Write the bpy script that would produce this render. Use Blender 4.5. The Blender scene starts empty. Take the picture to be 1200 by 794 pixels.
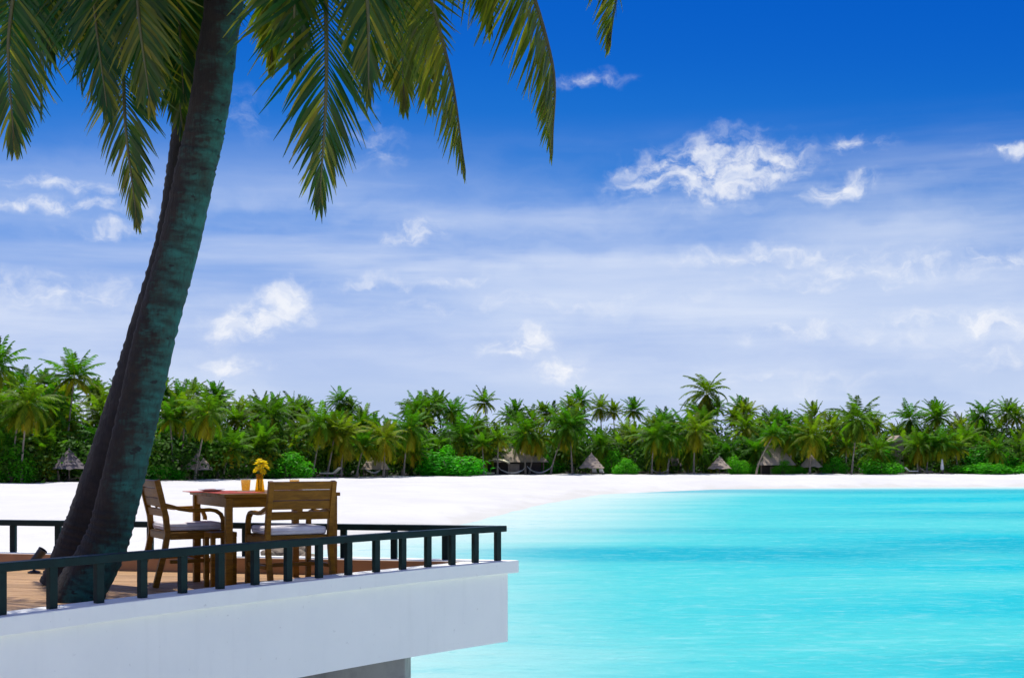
import bpy, bmesh, math, random
import numpy as np
from mathutils import Vector, Matrix

random.seed(7)
rng = np.random.default_rng(11)
sc = bpy.context.scene
C = sc.collection
R = math.radians

# ------------------------------------------------------------------ camera
EYE = 4.5                                    # metres above the lagoon
cam_d = bpy.data.cameras.new('camera')
cam = bpy.data.objects.new('camera', cam_d)
C.objects.link(cam)
cam.location = (0, 0, EYE)
cam.rotation_euler = (math.pi / 2, 0, 0)
cam_d.lens = 45
cam_d.sensor_width = 36
cam_d.shift_y = 133 / 1200
cam_d.clip_start = 0.1
cam_d.clip_end = 12000
cam_d.dof.use_dof = False
sc.camera = cam

# ------------------------------------------------------------------ sun, exposure
SUN_EL, SUN_AZ = R(72), R(338)               # azimuth clockwise from +Y
sd = Vector((math.sin(SUN_AZ) * math.cos(SUN_EL), math.cos(SUN_AZ) * math.cos(SUN_EL), math.sin(SUN_EL)))
sun_d = bpy.data.lights.new('sun', 'SUN')
sun_d.energy = 4.8
sun_d.angle = R(0.5)
sun_d.color = (1.0, 0.97, 0.91)
sun = bpy.data.objects.new('sun', sun_d)
C.objects.link(sun)
sun.location = (-30, 60, 160)
sun.rotation_euler = sd.to_track_quat('Z', 'Y').to_euler()
sc.view_settings.view_transform = 'Standard'
sc.view_settings.look = 'None'
sc.view_settings.exposure = 0.0
sc.view_settings.gamma = 1.0
sc.cycles.use_denoising = True
sc.cycles.max_bounces = 5
sc.cycles.diffuse_bounces = 3
sc.cycles.glossy_bounces = 2
sc.cycles.adaptive_threshold = 0.03
sc.cycles.transparent_max_bounces = 8


# ------------------------------------------------------------------ node helper
class NT:
    def __init__(self, nt):
        self.nt = nt

    def n(self, typ, **kw):
        nd = self.nt.nodes.new(typ)
        for k, v in kw.items():
            setattr(nd, k, v)
        return nd

    def put(self, sock, v):
        if isinstance(v, bpy.types.NodeSocket):
            self.nt.links.new(v, sock)
        elif v is not None:
            if sock.type == 'RGBA' and hasattr(v, '__len__') and len(v) == 3:
                v = (*v, 1)
            sock.default_value = v

    def math(self, op, a, b=None, c=None, clamp=False):
        nd = self.n('ShaderNodeMath', operation=op, use_clamp=clamp)
        self.put(nd.inputs[0], a)
        self.put(nd.inputs[1], b)
        self.put(nd.inputs[2], c)
        return nd.outputs[0]

    def vmath(self, op, a, b=None):
        nd = self.n('ShaderNodeVectorMath', operation=op)
        self.put(nd.inputs[0], a)
        self.put(nd.inputs[1], b)
        return nd.outputs['Value'] if op in ('LENGTH', 'DOT_PRODUCT') else nd.outputs[0]

    def mix(self, f, a, b, blend='MIX'):
        nd = self.n('ShaderNodeMix', data_type='RGBA', blend_type=blend)
        self.put(nd.inputs[0], f)
        self.put(nd.inputs[6], a)
        self.put(nd.inputs[7], b)
        return nd.outputs[2]

    def noise(self, vec, scale, detail=4, rough=0.55, dist=0.0, dim='3D'):
        nd = self.n('ShaderNodeTexNoise', noise_dimensions=dim)
        self.put(nd.inputs['Vector'], vec)
        nd.inputs['Scale'].default_value = scale
        nd.inputs['Detail'].default_value = detail
        nd.inputs['Roughness'].default_value = rough
        nd.inputs['Distortion'].default_value = dist
        return nd.outputs[0]

    def ss(self, v, a, b, lo=0.0, hi=1.0, interp='SMOOTHSTEP'):
        nd = self.n('ShaderNodeMapRange', interpolation_type=interp)
        self.put(nd.inputs[0], v)
        nd.inputs[1].default_value = a
        nd.inputs[2].default_value = b
        nd.inputs[3].default_value = lo
        nd.inputs[4].default_value = hi
        return nd.outputs[0]

    def mapping(self, vec, loc=(0, 0, 0), rot=(0, 0, 0), scale=(1, 1, 1), typ='POINT'):
        nd = self.n('ShaderNodeMapping', vector_type=typ)
        self.put(nd.inputs[0], vec)
        nd.inputs[1].default_value = loc
        nd.inputs[2].default_value = rot
        nd.inputs[3].default_value = scale
        return nd.outputs[0]

    def ramp(self, f, stops):
        nd = self.n('ShaderNodeValToRGB')
        cr = nd.color_ramp
        while len(cr.elements) < len(stops):
            cr.elements.new(0.5)
        for e, (p, c) in zip(cr.elements, stops):
            e.position = p
            e.color = (*c, 1)
        self.put(nd.inputs[0], f)
        return nd.outputs[0]

    def bump(self, h, strength=0.3, dist=0.01):
        nd = self.n('ShaderNodeBump')
        self.put(nd.inputs['Height'], h)
        nd.inputs['Strength'].default_value = strength
        nd.inputs['Distance'].default_value = dist
        return nd.outputs[0]


# ------------------------------------------------------------------ world: sky with clouds
world = bpy.data.worlds.new('World')
sc.world = world
world.use_nodes = True
world.cycles.sampling_method = 'MANUAL'
world.cycles.sample_map_resolution = 512
W = NT(world.node_tree)
bg = world.node_tree.nodes['Background']
sky = W.n('ShaderNodeTexSky', sky_type='NISHITA', sun_disc=False)
sky.sun_elevation = SUN_EL
sky.sun_rotation = SUN_AZ
sky.air_density = 1.0
sky.dust_density = 0.3
sky.ozone_density = 3.0
SKY_STRENGTH = 0.1
scaled = W.vmath('SCALE', sky.outputs[0])
scaled.node.inputs[3].default_value = SKY_STRENGTH
cur = W.n('ShaderNodeRGBCurve')
W.put(cur.inputs[1], scaled)


def set_curve(c, pts):
    while len(c.points) < len(pts):
        c.points.new(0.5, 0.5)
    for p, (x, y) in zip(c.points, pts):
        p.location = (x, y)
        p.handle_type = 'AUTO_CLAMPED'


set_curve(cur.mapping.curves[0], [(0, 0), (.16, .001), (.205, .003), (.232, .010), (.262, .032), (.323, .13), (.40, .24), (.533, .40), (1, .7)])
set_curve(cur.mapping.curves[1], [(0, 0), (.25, .075), (.342, .122), (.375, .158), (.415, .205), (.491, .31), (.672, .48), (1, .75)])
set_curve(cur.mapping.curves[2], [(0, 0), (.3, .36), (.578, .59), (.61, .63), (.645, .675), (.694, .76), (1, .95)])
cur.mapping.update()
tc = W.n('ShaderNodeTexCoord').outputs['Generated']
sep = W.n('ShaderNodeSeparateXYZ')
W.put(sep.inputs[0], tc)
az = W.math('ARCTAN2', sep.outputs[0], sep.outputs[1])
el = W.math('ARCSINE', sep.outputs[2])
cmb = W.n('ShaderNodeCombineXYZ')
W.put(cmb.inputs[0], az)
W.put(cmb.inputs[1], el)
ae = cmb.outputs[0]
# domain warp, so that edges billow
wn = W.n('ShaderNodeTexNoise')
W.put(wn.inputs['Vector'], ae)
wn.inputs['Scale'].default_value = 34
wn.inputs['Detail'].default_value = 5
warp = W.vmath('SUBTRACT', wn.outputs['Color'], (0.5, 0.5, 0.5))
wsc = W.vmath('SCALE', warp)
wsc.node.inputs[3].default_value = 0.034
aew = W.vmath('ADD', ae, wsc)


def pix_dir(x, y):
    a = math.atan((x - 600) / 1500)
    return a, math.atan((530 - y) / 1500 * math.cos(a))


# clouds: where each stands in the sky, half width and half height (in px of 1500 per radian), tilt, density
CL = [(835, 203, 128, 46, 6, 1.0), (905, 188, 60, 30, 10, .8), (760, 215, 50, 34, 0, .8), (1006, 168, 48, 17, 0, .75),
      (988, 219, 56, 17, 14, .85), (690, 94, 66, 13, 2, .5), (484, 276, 52, 18, 12, .75), (303, 372, 80, 30, 18, 1.15),
      (338, 352, 34, 24, 10, 1.0), (610, 401, 56, 22, 8, .95), (652, 430, 38, 20, 6, 1.15), (1176, 171, 50, 9, -2, .9),
      (428, 168, 62, 44, -20, .42), (275, 431, 52, 17, 0, .8), (935, 386, 105, 14, 4, .6), (895, 300, 190, 15, 2, .62),
      (60, 216, 120, 13, -3, .62), (75, 243, 130, 11, 2, .72), (125, 268, 80, 11, 5, .6), (1030, 318, 210, 26, 3, .62),
      (1140, 380, 190, 24, 2, .7), (90, 345, 180, 34, 0, .5), (480, 330, 160, 10, 2, .5), (640, 355, 300, 15, 1, .45),
      (880, 440, 60, 16, 0, .6), (1160, 420, 90, 18, 0, .6), (970, 452, 80, 22, 10, .5), (1180, 305, 110, 16, 0, .6),
      (290, 140, 60, 40, -15, .28)]
dens = None
for (x, y, wx, wy, rot, s) in CL:
    a0, e0 = pix_dir(x, y)
    m = W.mapping(aew, (a0, e0, 0), (0, 0, R(rot)), (wx / 1500, wy / 1500, 1), 'TEXTURE')
    ln = W.vmath('LENGTH', m)
    g = W.ss(ln, 0.0, 1.45, s * 1.05, 0.0, 'SMOOTHSTEP')
    dens = g if dens is None else W.math('MAXIMUM', dens, g)
fb = W.noise(W.mapping(aew, scale=(1, 1.6, 1)), 38, 9, 0.6)
fb2 = W.noise(W.mapping(aew, scale=(1, 3.2, 1)), 16, 7, 0.6)
puff = W.math('MULTIPLY', dens, W.ss(fb, 0.28, 0.72, 0.16, 1.48))
puff = W.math('MULTIPLY', puff, W.ss(fb2, 0.25, 0.65, 0.6, 1.15))
puff = W.ss(puff, 0.08, 1.15)
# thin high cloud drawn out in streaks, thicker low in the sky, all the way round
st = W.noise(W.mapping(ae, rot=(0, 0, R(1.5)), scale=(3.0, 26, 1)), 1.0, 8, 0.55, 0.15)
st2 = W.noise(W.mapping(ae, loc=(3, 1, 0), scale=(1.5, 11, 1)), 1.0, 5, 0.55, 0.1)
stk = W.math('MULTIPLY', W.ss(st, 0.36, 0.72), W.ss(st2, 0.3, 0.62, 0.25, 1.0))
cover = W.math('MULTIPLY', W.ss(el, R(15), R(8.5)), W.ss(el, R(-2), R(3), 0.55, 1.0))
streak = W.math('MULTIPLY', stk, W.math('MULTIPLY', cover, 0.60))
veil = W.math('MULTIPLY', W.ss(el, R(13.5), R(4.0), 0.0, 0.33), W.ss(st2, 0.2, 0.7, 0.55, 1.1))
broad = W.math('MULTIPLY', W.math('MULTIPLY', W.ss(W.noise(W.mapping(aew, loc=(1.7, 0.4, 0), scale=(2.2, 9, 1)), 1.0, 6, 0.5), 0.40, 0.62), cover), 0.42)
base_ = W.mix(W.ss(el, R(9), R(0.5), 0.0, 0.8), cur.outputs[0], (0.46, 0.61, 0.91))
col = W.mix(veil, base_, (0.52, 0.655, 0.94))
col = W.mix(broad, col, (0.80, 0.87, 0.99))
col = W.mix(streak, col, (0.84, 0.89, 0.99))
shade = W.mix(W.ss(W.noise(W.mapping(aew, loc=(0, 0.006, 0), scale=(1, 1.6, 1)), 60, 6, 0.6), 0.35, 0.65), (0.74, 0.80, 0.94), (0.96, 0.97, 1.0))
col = W.mix(W.math('MULTIPLY', puff, 0.82), col, shade)
# broken cloud added overhead, out of view, to whiten the ambient light
hi = W.n('ShaderNodeVectorMath', operation='SCALE')
W.put(hi.inputs[0], tc)
W.put(hi.inputs[3], W.math('DIVIDE', 1.0, W.math('ADD', W.math('ABSOLUTE', sep.outputs[2]), 0.25)))
hn = W.noise(W.mapping(hi.outputs[0], scale=(1, 1.4, 0)), 2.6, 8, 0.6, 0.3)
high = W.math('MULTIPLY', W.ss(hn, 0.42, 0.66), W.ss(el, R(23), R(36)))
col = W.mix(W.math('MULTIPLY', high, 0.85), col, (0.96, 0.97, 0.95))
W.put(bg.inputs[0], col)
bg.inputs[1].default_value = 1.0             # the sky colour is already scaled by SKY_STRENGTH


# ------------------------------------------------------------------ mesh helpers
class MB:
    """collects simple shapes, build() links them as one mesh object"""

    def __init__(self):
        self.v, self.f, self.c = [], [], []
        self.use_col = False

    def add(self, vs, fs, col=None):
        b = len(self.v)
        self.v += [tuple(p) for p in vs]
        self.f += [tuple(b + i for i in f) for f in fs]
        if col is not None:
            self.use_col = True
        self.c += [col if col is not None else (0, 0, 0, 1)] * len(vs)

    def box(self, lo, hi, M=None):
        x0, y0, z0 = lo
        x1, y1, z1 = hi
        vs = [Vector(p) for p in ((x0, y0, z0), (x1, y0, z0), (x1, y1, z0), (x0, y1, z0),
                                  (x0, y0, z1), (x1, y0, z1), (x1, y1, z1), (x0, y1, z1))]
        if M is not None:
            vs = [M @ v for v in vs]
        self.add(vs, [(3, 2, 1, 0), (4, 5, 6, 7), (0, 1, 5, 4), (1, 2, 6, 5), (2, 3, 7, 6), (3, 0, 4, 7)])

    def tube(self, pts, radii, n=8, cap=True):
        pts = [Vector(p) for p in pts]
        b = len(self.v)
        vs, fs = [], []
        for i, p in enumerate(pts):
            t = (pts[min(i + 1, len(pts) - 1)] - pts[max(i - 1, 0)]).normalized()
            u = t.cross(Vector((0, 1, 0.01)))
            if u.length < 1e-3:
                u = t.cross(Vector((1, 0, 0)))
            u.normalize()
            w = t.cross(u)
            r = radii[i] if hasattr(radii, '__len__') else radii
            for k in range(n):
                a = 2 * math.pi * k / n
                vs.append(p + (u * math.cos(a) + w * math.sin(a)) * r)
        for i in range(len(pts) - 1):
            for k in range(n):
                a, c = i * n + k, i * n + (k + 1) % n
                fs.append((a, c, c + n, a + n))
        if cap:
            fs.append(tuple(range(n))[::-1])
            fs.append(tuple((len(pts) - 1) * n + k for k in range(n)))
        self.add(vs, fs)

    def sweep(self, pts, w, h, up=Vector((0, 0, 1))):
        """rectangular section w (sideways) by h (along up) swept along pts"""
        pts = [Vector(p) for p in pts]
        vs, fs = [], []
        for i, p in enumerate(pts):
            t = (pts[min(i + 1, len(pts) - 1)] - pts[max(i - 1, 0)]).normalized()
            s = t.cross(up).normalized()
            n2 = s.cross(t).normalized()
            for a, b in ((-1, -1), (1, -1), (1, 1), (-1, 1)):
                vs.append(p + s * (a * w / 2) + n2 * (b * h / 2))
        for i in range(len(pts) - 1):
            for k in range(4):
                a, c = i * 4 + k, i * 4 + (k + 1) % 4
                fs.append((a, c, c + 4, a + 4))
        fs.append((3, 2, 1, 0))
        e = (len(pts) - 1) * 4
        fs.append((e, e + 1, e + 2, e + 3))
        self.add(vs, fs)

    def lathe(self, prof, n=24, cx=0, cy=0):
        vs, fs = [], []
        for r, z in prof:
            for k in range(n):
                a = 2 * math.pi * k / n
                vs.append((cx + r * math.cos(a), cy + r * math.sin(a), z))
        for i in range(len(prof) - 1):
            for k in range(n):
                a, c = i * n + k, i * n + (k + 1) % n
                fs.append((a, c, c + n, a + n))
        self.add(vs, fs)

    def prism(self, poly, z0, z1):
        n = len(poly)
        vs = [(x, y, z0) for x, y in poly] + [(x, y, z1) for x, y in poly]
        fs = [tuple(range(n))[::-1], tuple(range(n, 2 * n))]
        fs += [(i, (i + 1) % n, n + (i + 1) % n, n + i) for i in range(n)]
        self.add(vs, fs)

    def mesh(self, name, mat, smooth=False):
        me = bpy.data.meshes.new(name)
        me.from_pydata(self.v, [], self.f)
        if self.use_col:
            ca = me.color_attributes.new('tint', 'FLOAT_COLOR', 'POINT')
            ca.data.foreach_set('color', np.array(self.c, dtype=np.float32).ravel())
        me.materials.append(mat)
        if smooth:
            me.polygons.foreach_set('use_smooth', [True] * len(me.polygons))
        me.update()
        return me

    def build(self, name, mat, parent=None, smooth=False, bevel=0.0, seg=2):
        o = link(name, self.mesh(name, mat, smooth), parent)
        bm = bmesh.new()
        bm.from_mesh(o.data)
        bmesh.ops.recalc_face_normals(bm, faces=bm.faces)
        if bevel:
            bmesh.ops.bevel(bm, geom=list(bm.edges), offset=bevel, segments=seg, affect='EDGES', profile=0.5)
        bm.to_mesh(o.data)
        bm.free()
        return o


def link(name, data, parent=None):
    o = bpy.data.objects.new(name, data)
    C.objects.link(o)
    if parent is not None:
        o.parent = parent
    return o


def tag(o, label=None, cat=None, group=None, kind=None):
    if label:
        o['label'] = label
    if cat:
        o['category'] = cat
    if group:
        o['group'] = group
    if kind:
        o['kind'] = kind
    return o


def empty(name, loc=(0, 0, 0), rz=0.0):
    o = link(name, None)
    o.empty_display_size = 0.2
    o.location = loc
    o.rotation_euler = (0, 0, rz)
    return o


def copy_tree(o, parent=None):
    c = o.copy()
    C.objects.link(c)
    c.parent = parent
    for ch in list(o.children):
        copy_tree(ch, c)
    return c


def at(x, y, d):
    """the point of the place seen at photo pixel x, y when it stands d metres away"""
    return Vector(((x - 600) / 1500 * d, d, EYE + (530 - y) / 1500 * d))


def on_z(x, y, z):
    d = (EYE - z) * 1500 / (y - 530)
    return at(x, y, d)


# ------------------------------------------------------------------ materials
def mat(name):
    m = bpy.data.materials.new(name)
    m.use_nodes = True
    t = NT(m.node_tree)
    b = m.node_tree.nodes['Principled BSDF']
    return m, t, b


def obj_co(t):
    return t.n('ShaderNodeTexCoord').outputs['Object']


def geo_pos(t):
    return t.n('ShaderNodeNewGeometry').outputs['Position']


def m_simple(name, c1, c2, scale=6, rough=0.6, bump=0.0, stretch=(1, 1, 1), spec=0.5, detail=5):
    m, t, b = mat(name)
    co = t.mapping(obj_co(t), scale=stretch)
    n = t.noise(co, scale, detail, 0.6)
    t.put(b.inputs['Base Color'], t.mix(t.ss(n, 0.3, 0.7), c1, c2))
    b.inputs['Roughness'].default_value = rough
    b.inputs['Specular IOR Level'].default_value = spec
    if bump:
        t.put(b.inputs['Normal'], t.bump(n, bump, 0.01))
    return m


def m_wood(name, c1, c2, axis_scale, rough=0.5):
    m, t, b = mat(name)
    co = obj_co(t)
    oi = t.n('ShaderNodeObjectInfo').outputs['Random']
    off = t.vmath('SCALE', (1.0, 1.7, 2.3))
    t.put(off.node.inputs[3], t.math('MULTIPLY', oi, 9.0))
    co2 = t.mapping(t.vmath('ADD', co, off), scale=axis_scale)
    n = t.noise(co2, 5.0, 6, 0.65, 0.6)
    n2 = t.noise(co2, 22.0, 3, 0.6)
    c = t.mix(t.ss(n, 0.3, 0.72), c1, c2)
    c = t.mix(t.ss(n2, 0.45, 0.75, 0, 0.35), c, tuple(v * 0.45 for v in c1))
    g = t.math('MULTIPLY_ADD', oi, 0.35, 0.82)
    hs = t.n('ShaderNodeHueSaturation')
    t.put(hs.inputs['Value'], g)
    t.put(hs.inputs['Color'], c)
    t.put(b.inputs['Base Color'], hs.outputs[0])
    b.inputs['Roughness'].default_value = rough
    b.inputs['Specular IOR Level'].default_value = 0.2
    t.put(b.inputs['Normal'], t.bump(n, 0.12, 0.004))
    return m


def m_leaf(name, young, old, rand=0.25, transl=0.35, rough=0.45, hue=0.02, spec=0.12):
    """leaf: 'tint' attribute red = age towards old colour, green = value jitter; object random shifts it"""
    m, t, b = mat(name)
    at_ = t.n('ShaderNodeAttribute', attribute_name='tint')
    s = t.n('ShaderNodeSeparateColor')
    t.put(s.inputs[0], at_.outputs['Color'])
    oi = t.n('ShaderNodeObjectInfo').outputs['Random']
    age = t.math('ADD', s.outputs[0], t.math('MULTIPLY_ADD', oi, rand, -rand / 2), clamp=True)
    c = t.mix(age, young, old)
    hs = t.n('ShaderNodeHueSaturation')
    t.put(hs.inputs['Hue'], t.math('MULTIPLY_ADD', t.math('FRACT', t.math('MULTIPLY', oi, 7.31)), hue * 2, 0.5 - hue))
    t.put(hs.inputs['Value'], t.math('MULTIPLY_ADD', s.outputs[1], 1.3, 0.35))
    t.put(hs.inputs['Color'], c)
    t.put(b.inputs['Base Color'], hs.outputs[0])
    b.inputs['Roughness'].default_value = rough
    b.inputs['Specular IOR Level'].default_value = spec
    tr = t.n('ShaderNodeBsdfTranslucent')
    t.put(tr.inputs[0], t.mix(1.0, hs.outputs[0], (1.0, 1.4, 0.4), 'MULTIPLY'))
    mx = t.n('ShaderNodeMixShader')
    mx.inputs[0].default_value = transl
    t.nt.links.new(b.outputs[0], mx.inputs[1])
    t.nt.links.new(tr.outputs[0], mx.inputs[2])
    t.nt.links.new(mx.outputs[0], t.nt.nodes['Material Output'].inputs[0])
    return m


M = {}
M['teak'] = m_wood('teak', (0.165, 0.068, 0.002), (0.29, 0.130, 0.005), (1, 1, 6), 0.42)
M['deck'] = m_wood('deck_board', (0.33, 0.185, 0.085), (0.48, 0.30, 0.15), (0.8, 7, 7), 0.6)
M['cushion'] = m_simple('cushion_cloth', (0.80, 0.76, 0.76), (0.70, 0.66, 0.67), 9, 0.9, 0.15)
M['rail'] = m_simple('dark_green_paint', (0.0006, 0.011, 0.0105), (0.0012, 0.020, 0.019), 8, 0.5, 0.06, (1, 1, 1), 0.22)
M['black'] = m_simple('black_metal', (0.008, 0.008, 0.009), (0.016, 0.016, 0.018), 12, 0.45)
M['thatch'] = m_simple('thatch', (0.50, 0.40, 0.31), (0.20, 0.155, 0.12), 5, 0.95, 0.5, (4, 4, 1))
M['thatch_dark'] = m_simple('old_thatch', (0.20, 0.165, 0.16), (0.10, 0.085, 0.085), 5, 0.95, 0.5, (4, 4, 1))
M['post'] = m_simple('weathered_pole', (0.20, 0.15, 0.11), (0.10, 0.075, 0.055), 3, 0.9)
M['far_trunk'] = m_simple('palm_bark_far', (0.34, 0.28, 0.22), (0.17, 0.135, 0.10), 1.2, 0.95, 0, (1, 1, 2))
M['white'] = m_simple('white_canvas', (0.78, 0.77, 0.73), (0.66, 0.65, 0.62), 3, 0.9)
M['cream'] = m_simple('cream_canvas', (0.76, 0.70, 0.50), (0.66, 0.60, 0.42), 3, 0.9)
M['wall'] = m_simple('villa_wall', (0.36, 0.29, 0.22), (0.27, 0.21, 0.16), 2, 0.9)
M['dark_open'] = m_simple('dark_timber', (0.03, 0.022, 0.018), (0.05, 0.036, 0.028), 4, 0.9)
M['rock'] = m_simple('brown_rock', (0.24, 0.19, 0.13), (0.10, 0.075, 0.055), 2.2, 0.95, 0.5)
M['placemat'] = m_simple('red_placemat', (0.46, 0.055, 0.03), (0.36, 0.04, 0.025), 30, 0.8)
M['porcelain'] = m_simple('porcelain', (0.78, 0.77, 0.76), (0.74, 0.73, 0.72), 3, 0.2)
M['napkin'] = m_simple('napkin', (0.30, 0.035, 0.03), (0.22, 0.03, 0.03), 20, 0.9)
M['stem'] = m_simple('green_stem', (0.05, 0.12, 0.02), (0.08, 0.16, 0.03), 8, 0.6)
M['palm_near'] = m_leaf('palm_leaf', (0.012, 0.068, 0.006), (0.40, 0.32, 0.015), 0.0, 0.46, 0.35, 0.0, 0.45)
M['midrib'] = m_simple('palm_midrib', (0.09, 0.10, 0.025), (0.06, 0.05, 0.015), 4, 0.5)
M['palm_far'] = m_leaf('palm_leaf_far', (0.072, 0.175, 0.008), (0.50, 0.37, 0.018), 0.50, 0.52, 0.5, 0.018)
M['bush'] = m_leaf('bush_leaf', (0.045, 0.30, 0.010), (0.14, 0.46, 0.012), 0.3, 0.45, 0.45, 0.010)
M['under'] = m_leaf('undergrowth_leaf', (0.022, 0.075, 0.008), (0.07, 0.16, 0.010), 0.0, 0.35, 0.6, 0.0)


def m_glass(name, colr, rough=0.05):
    m, t, b = mat(name)
    b.inputs['Base Color'].default_value = (*colr, 1)
    b.inputs['Roughness'].default_value = rough
    b.inputs['Transmission Weight'].default_value = 0.75
    b.inputs['IOR'].default_value = 1.3
    return m


def m_soft(name, colr, transl, rough=0.3):
    m, t, b = mat(name)
    n = t.noise(obj_co(t), 20, 3)
    c = t.mix(n, colr, tuple(v * 0.8 for v in colr))
    t.put(b.inputs['Base Color'], c)
    b.inputs['Roughness'].default_value = rough
    tr = t.n('ShaderNodeBsdfTranslucent')
    t.put(tr.inputs[0], c)
    mx = t.n('ShaderNodeMixShader')
    mx.inputs[0].default_value = transl
    t.nt.links.new(b.outputs[0], mx.inputs[1])
    t.nt.links.new(tr.outputs[0], mx.inputs[2])
    t.nt.links.new(mx.outputs[0], t.nt.nodes['Material Output'].inputs[0])
    return m


def m_thin_glass(name, tint=(0.95, 0.96, 0.95), base=(0.9, 0.92, 0.9), clear=0.92):
    m, t, b = mat(name)
    b.inputs['Base Color'].default_value = (*base, 1)
    b.inputs['Roughness'].default_value = 0.05
    tr = t.n('ShaderNodeBsdfTransparent')
    tr.inputs[0].default_value = (*tint, 1)
    mx = t.n('ShaderNodeMixShader')
    mx.inputs[0].default_value = clear
    t.nt.links.new(b.outputs[0], mx.inputs[1])
    t.nt.links.new(tr.outputs[0], mx.inputs[2])
    t.nt.links.new(mx.outputs[0], t.nt.nodes['Material Output'].inputs[0])
    return m


M['juice'] = m_thin_glass('orange_drink', (0.99, 0.66, 0.10), (0.95, 0.55, 0.02), 0.78)
M['tumbler'] = m_thin_glass('drinking_glass')
M['vase'] = m_thin_glass('orange_glass', (0.995, 0.80, 0.22), (1.0, 0.62, 0.02), 0.84)
M['petal'] = m_soft('yellow_petal', (1.0, 0.82, 0.015), 0.6, 0.6)


def make_white_paint():
    m, t, b = mat('white_render')
    p = geo_pos(t)
    n = t.noise(p, 2.2, 6, 0.6)
    run = t.noise(t.mapping(p, scale=(7, 7, 0.55)), 2.0, 4, 0.6)
    spot = t.noise(p, 26, 3, 0.5)
    c = t.mix(t.ss(n, 0.3, 0.75), (0.90, 0.90, 0.85), (0.86, 0.865, 0.82))
    c = t.mix(t.ss(run, 0.52, 0.80, 0, 0.10), c, (0.55, 0.55, 0.52))
    c = t.mix(t.ss(spot, 0.68, 0.78, 0, 0.35), c, (0.46, 0.45, 0.43))
    t.put(b.inputs['Base Color'], c)
    b.inputs['Roughness'].default_value = 0.75
    t.put(b.inputs['Normal'], t.bump(t.noise(p, 18, 5, 0.6), 0.15, 0.01))
    return m


def make_concrete():
    m, t, b = mat('concrete')
    p = geo_pos(t)
    n = t.noise(p, 3.0, 7, 0.65)
    run = t.noise(t.mapping(p, scale=(6, 6, 0.6)), 1.5, 4, 0.6)
    c = t.mix(t.ss(n, 0.3, 0.7), (0.30, 0.31, 0.30), (0.20, 0.21, 0.21))
    c = t.mix(t.ss(run, 0.5, 0.75, 0, 0.5), c, (0.10, 0.11, 0.11))
    t.put(b.inputs['Base Color'], c)
    b.inputs['Roughness'].default_value = 0.9
    t.put(b.inputs['Normal'], t.bump(n, 0.3, 0.02))
    return m


def make_kerb():
    m, t, b = mat('tan_render')
    p = geo_pos(t)
    n = t.noise(t.mapping(p, scale=(1, 1, 2)), 4.0, 6, 0.6)
    t.put(b.inputs['Base Color'], t.mix(t.ss(n, 0.3, 0.72), (0.42, 0.24, 0.12), (0.33, 0.19, 0.10)))
    b.inputs['Roughness'].default_value = 0.85
    return m


def make_bark(name, dark):
    m, t, b = mat(name)
    p = obj_co(t)
    at_ = t.n('ShaderNodeAttribute', attribute_name='tint')
    s = t.n('ShaderNodeSeparateColor')
    t.put(s.inputs[0], at_.outputs['Color'])
    ring = s.outputs[0]                      # 1 at a leaf scar
    n = t.noise(p, 5, 6, 0.65)
    nv = t.noise(t.mapping(p, scale=(1, 1, 0.22)), 42, 4, 0.6)
    blot = t.noise(t.mapping(p, scale=(1, 1, 0.8)), 3.3, 5, 0.6)
    pit = t.noise(t.mapping(p, scale=(1, 1, 1.8)), 7, 3, 0.55)
    if dark:
        c = t.mix(t.ss(n, 0.3, 0.7), (0.022, 0.019, 0.018), (0.006, 0.005, 0.005))
    else:
        c = t.mix(t.ss(n, 0.3, 0.7), (0.024, 0.018, 0.011), (0.009, 0.007, 0.005))
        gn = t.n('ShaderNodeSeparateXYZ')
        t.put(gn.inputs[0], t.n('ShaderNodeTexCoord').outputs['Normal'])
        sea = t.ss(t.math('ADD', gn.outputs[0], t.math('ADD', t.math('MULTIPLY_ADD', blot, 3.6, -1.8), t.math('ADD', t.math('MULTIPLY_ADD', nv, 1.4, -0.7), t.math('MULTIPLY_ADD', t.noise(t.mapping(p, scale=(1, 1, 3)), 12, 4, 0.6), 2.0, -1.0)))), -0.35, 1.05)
        c = t.mix(t.math('MULTIPLY', sea, t.ss(n, 0.3, 0.62, 0.35, 1.0)), c, (0.022, 0.145, 0.115))       # lichen green, with light off the water painted in on the right
    c = t.mix(t.ss(nv, 0.5, 0.72, 0, 0.6), c, (0.012, 0.012, 0.011))
    c = t.mix(t.math('MULTIPLY', t.math('MULTIPLY', ring, t.ss(t.noise(p, 7, 4, 0.6), 0.3, 0.65, 0.35, 1.0)), 0.85), c, (0.008, 0.008, 0.007))
    c = t.mix(t.ss(pit, 0.64, 0.68, 0, 0.9), c, (0.01, 0.01, 0.01))
    t.put(b.inputs['Base Color'], c)
    b.inputs['Roughness'].default_value = 0.85
    h = t.math('ADD', t.math('MULTIPLY', nv, -0.6), n)
    t.put(b.inputs['Normal'], t.bump(h, 0.8, 0.02))
    return m


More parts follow.
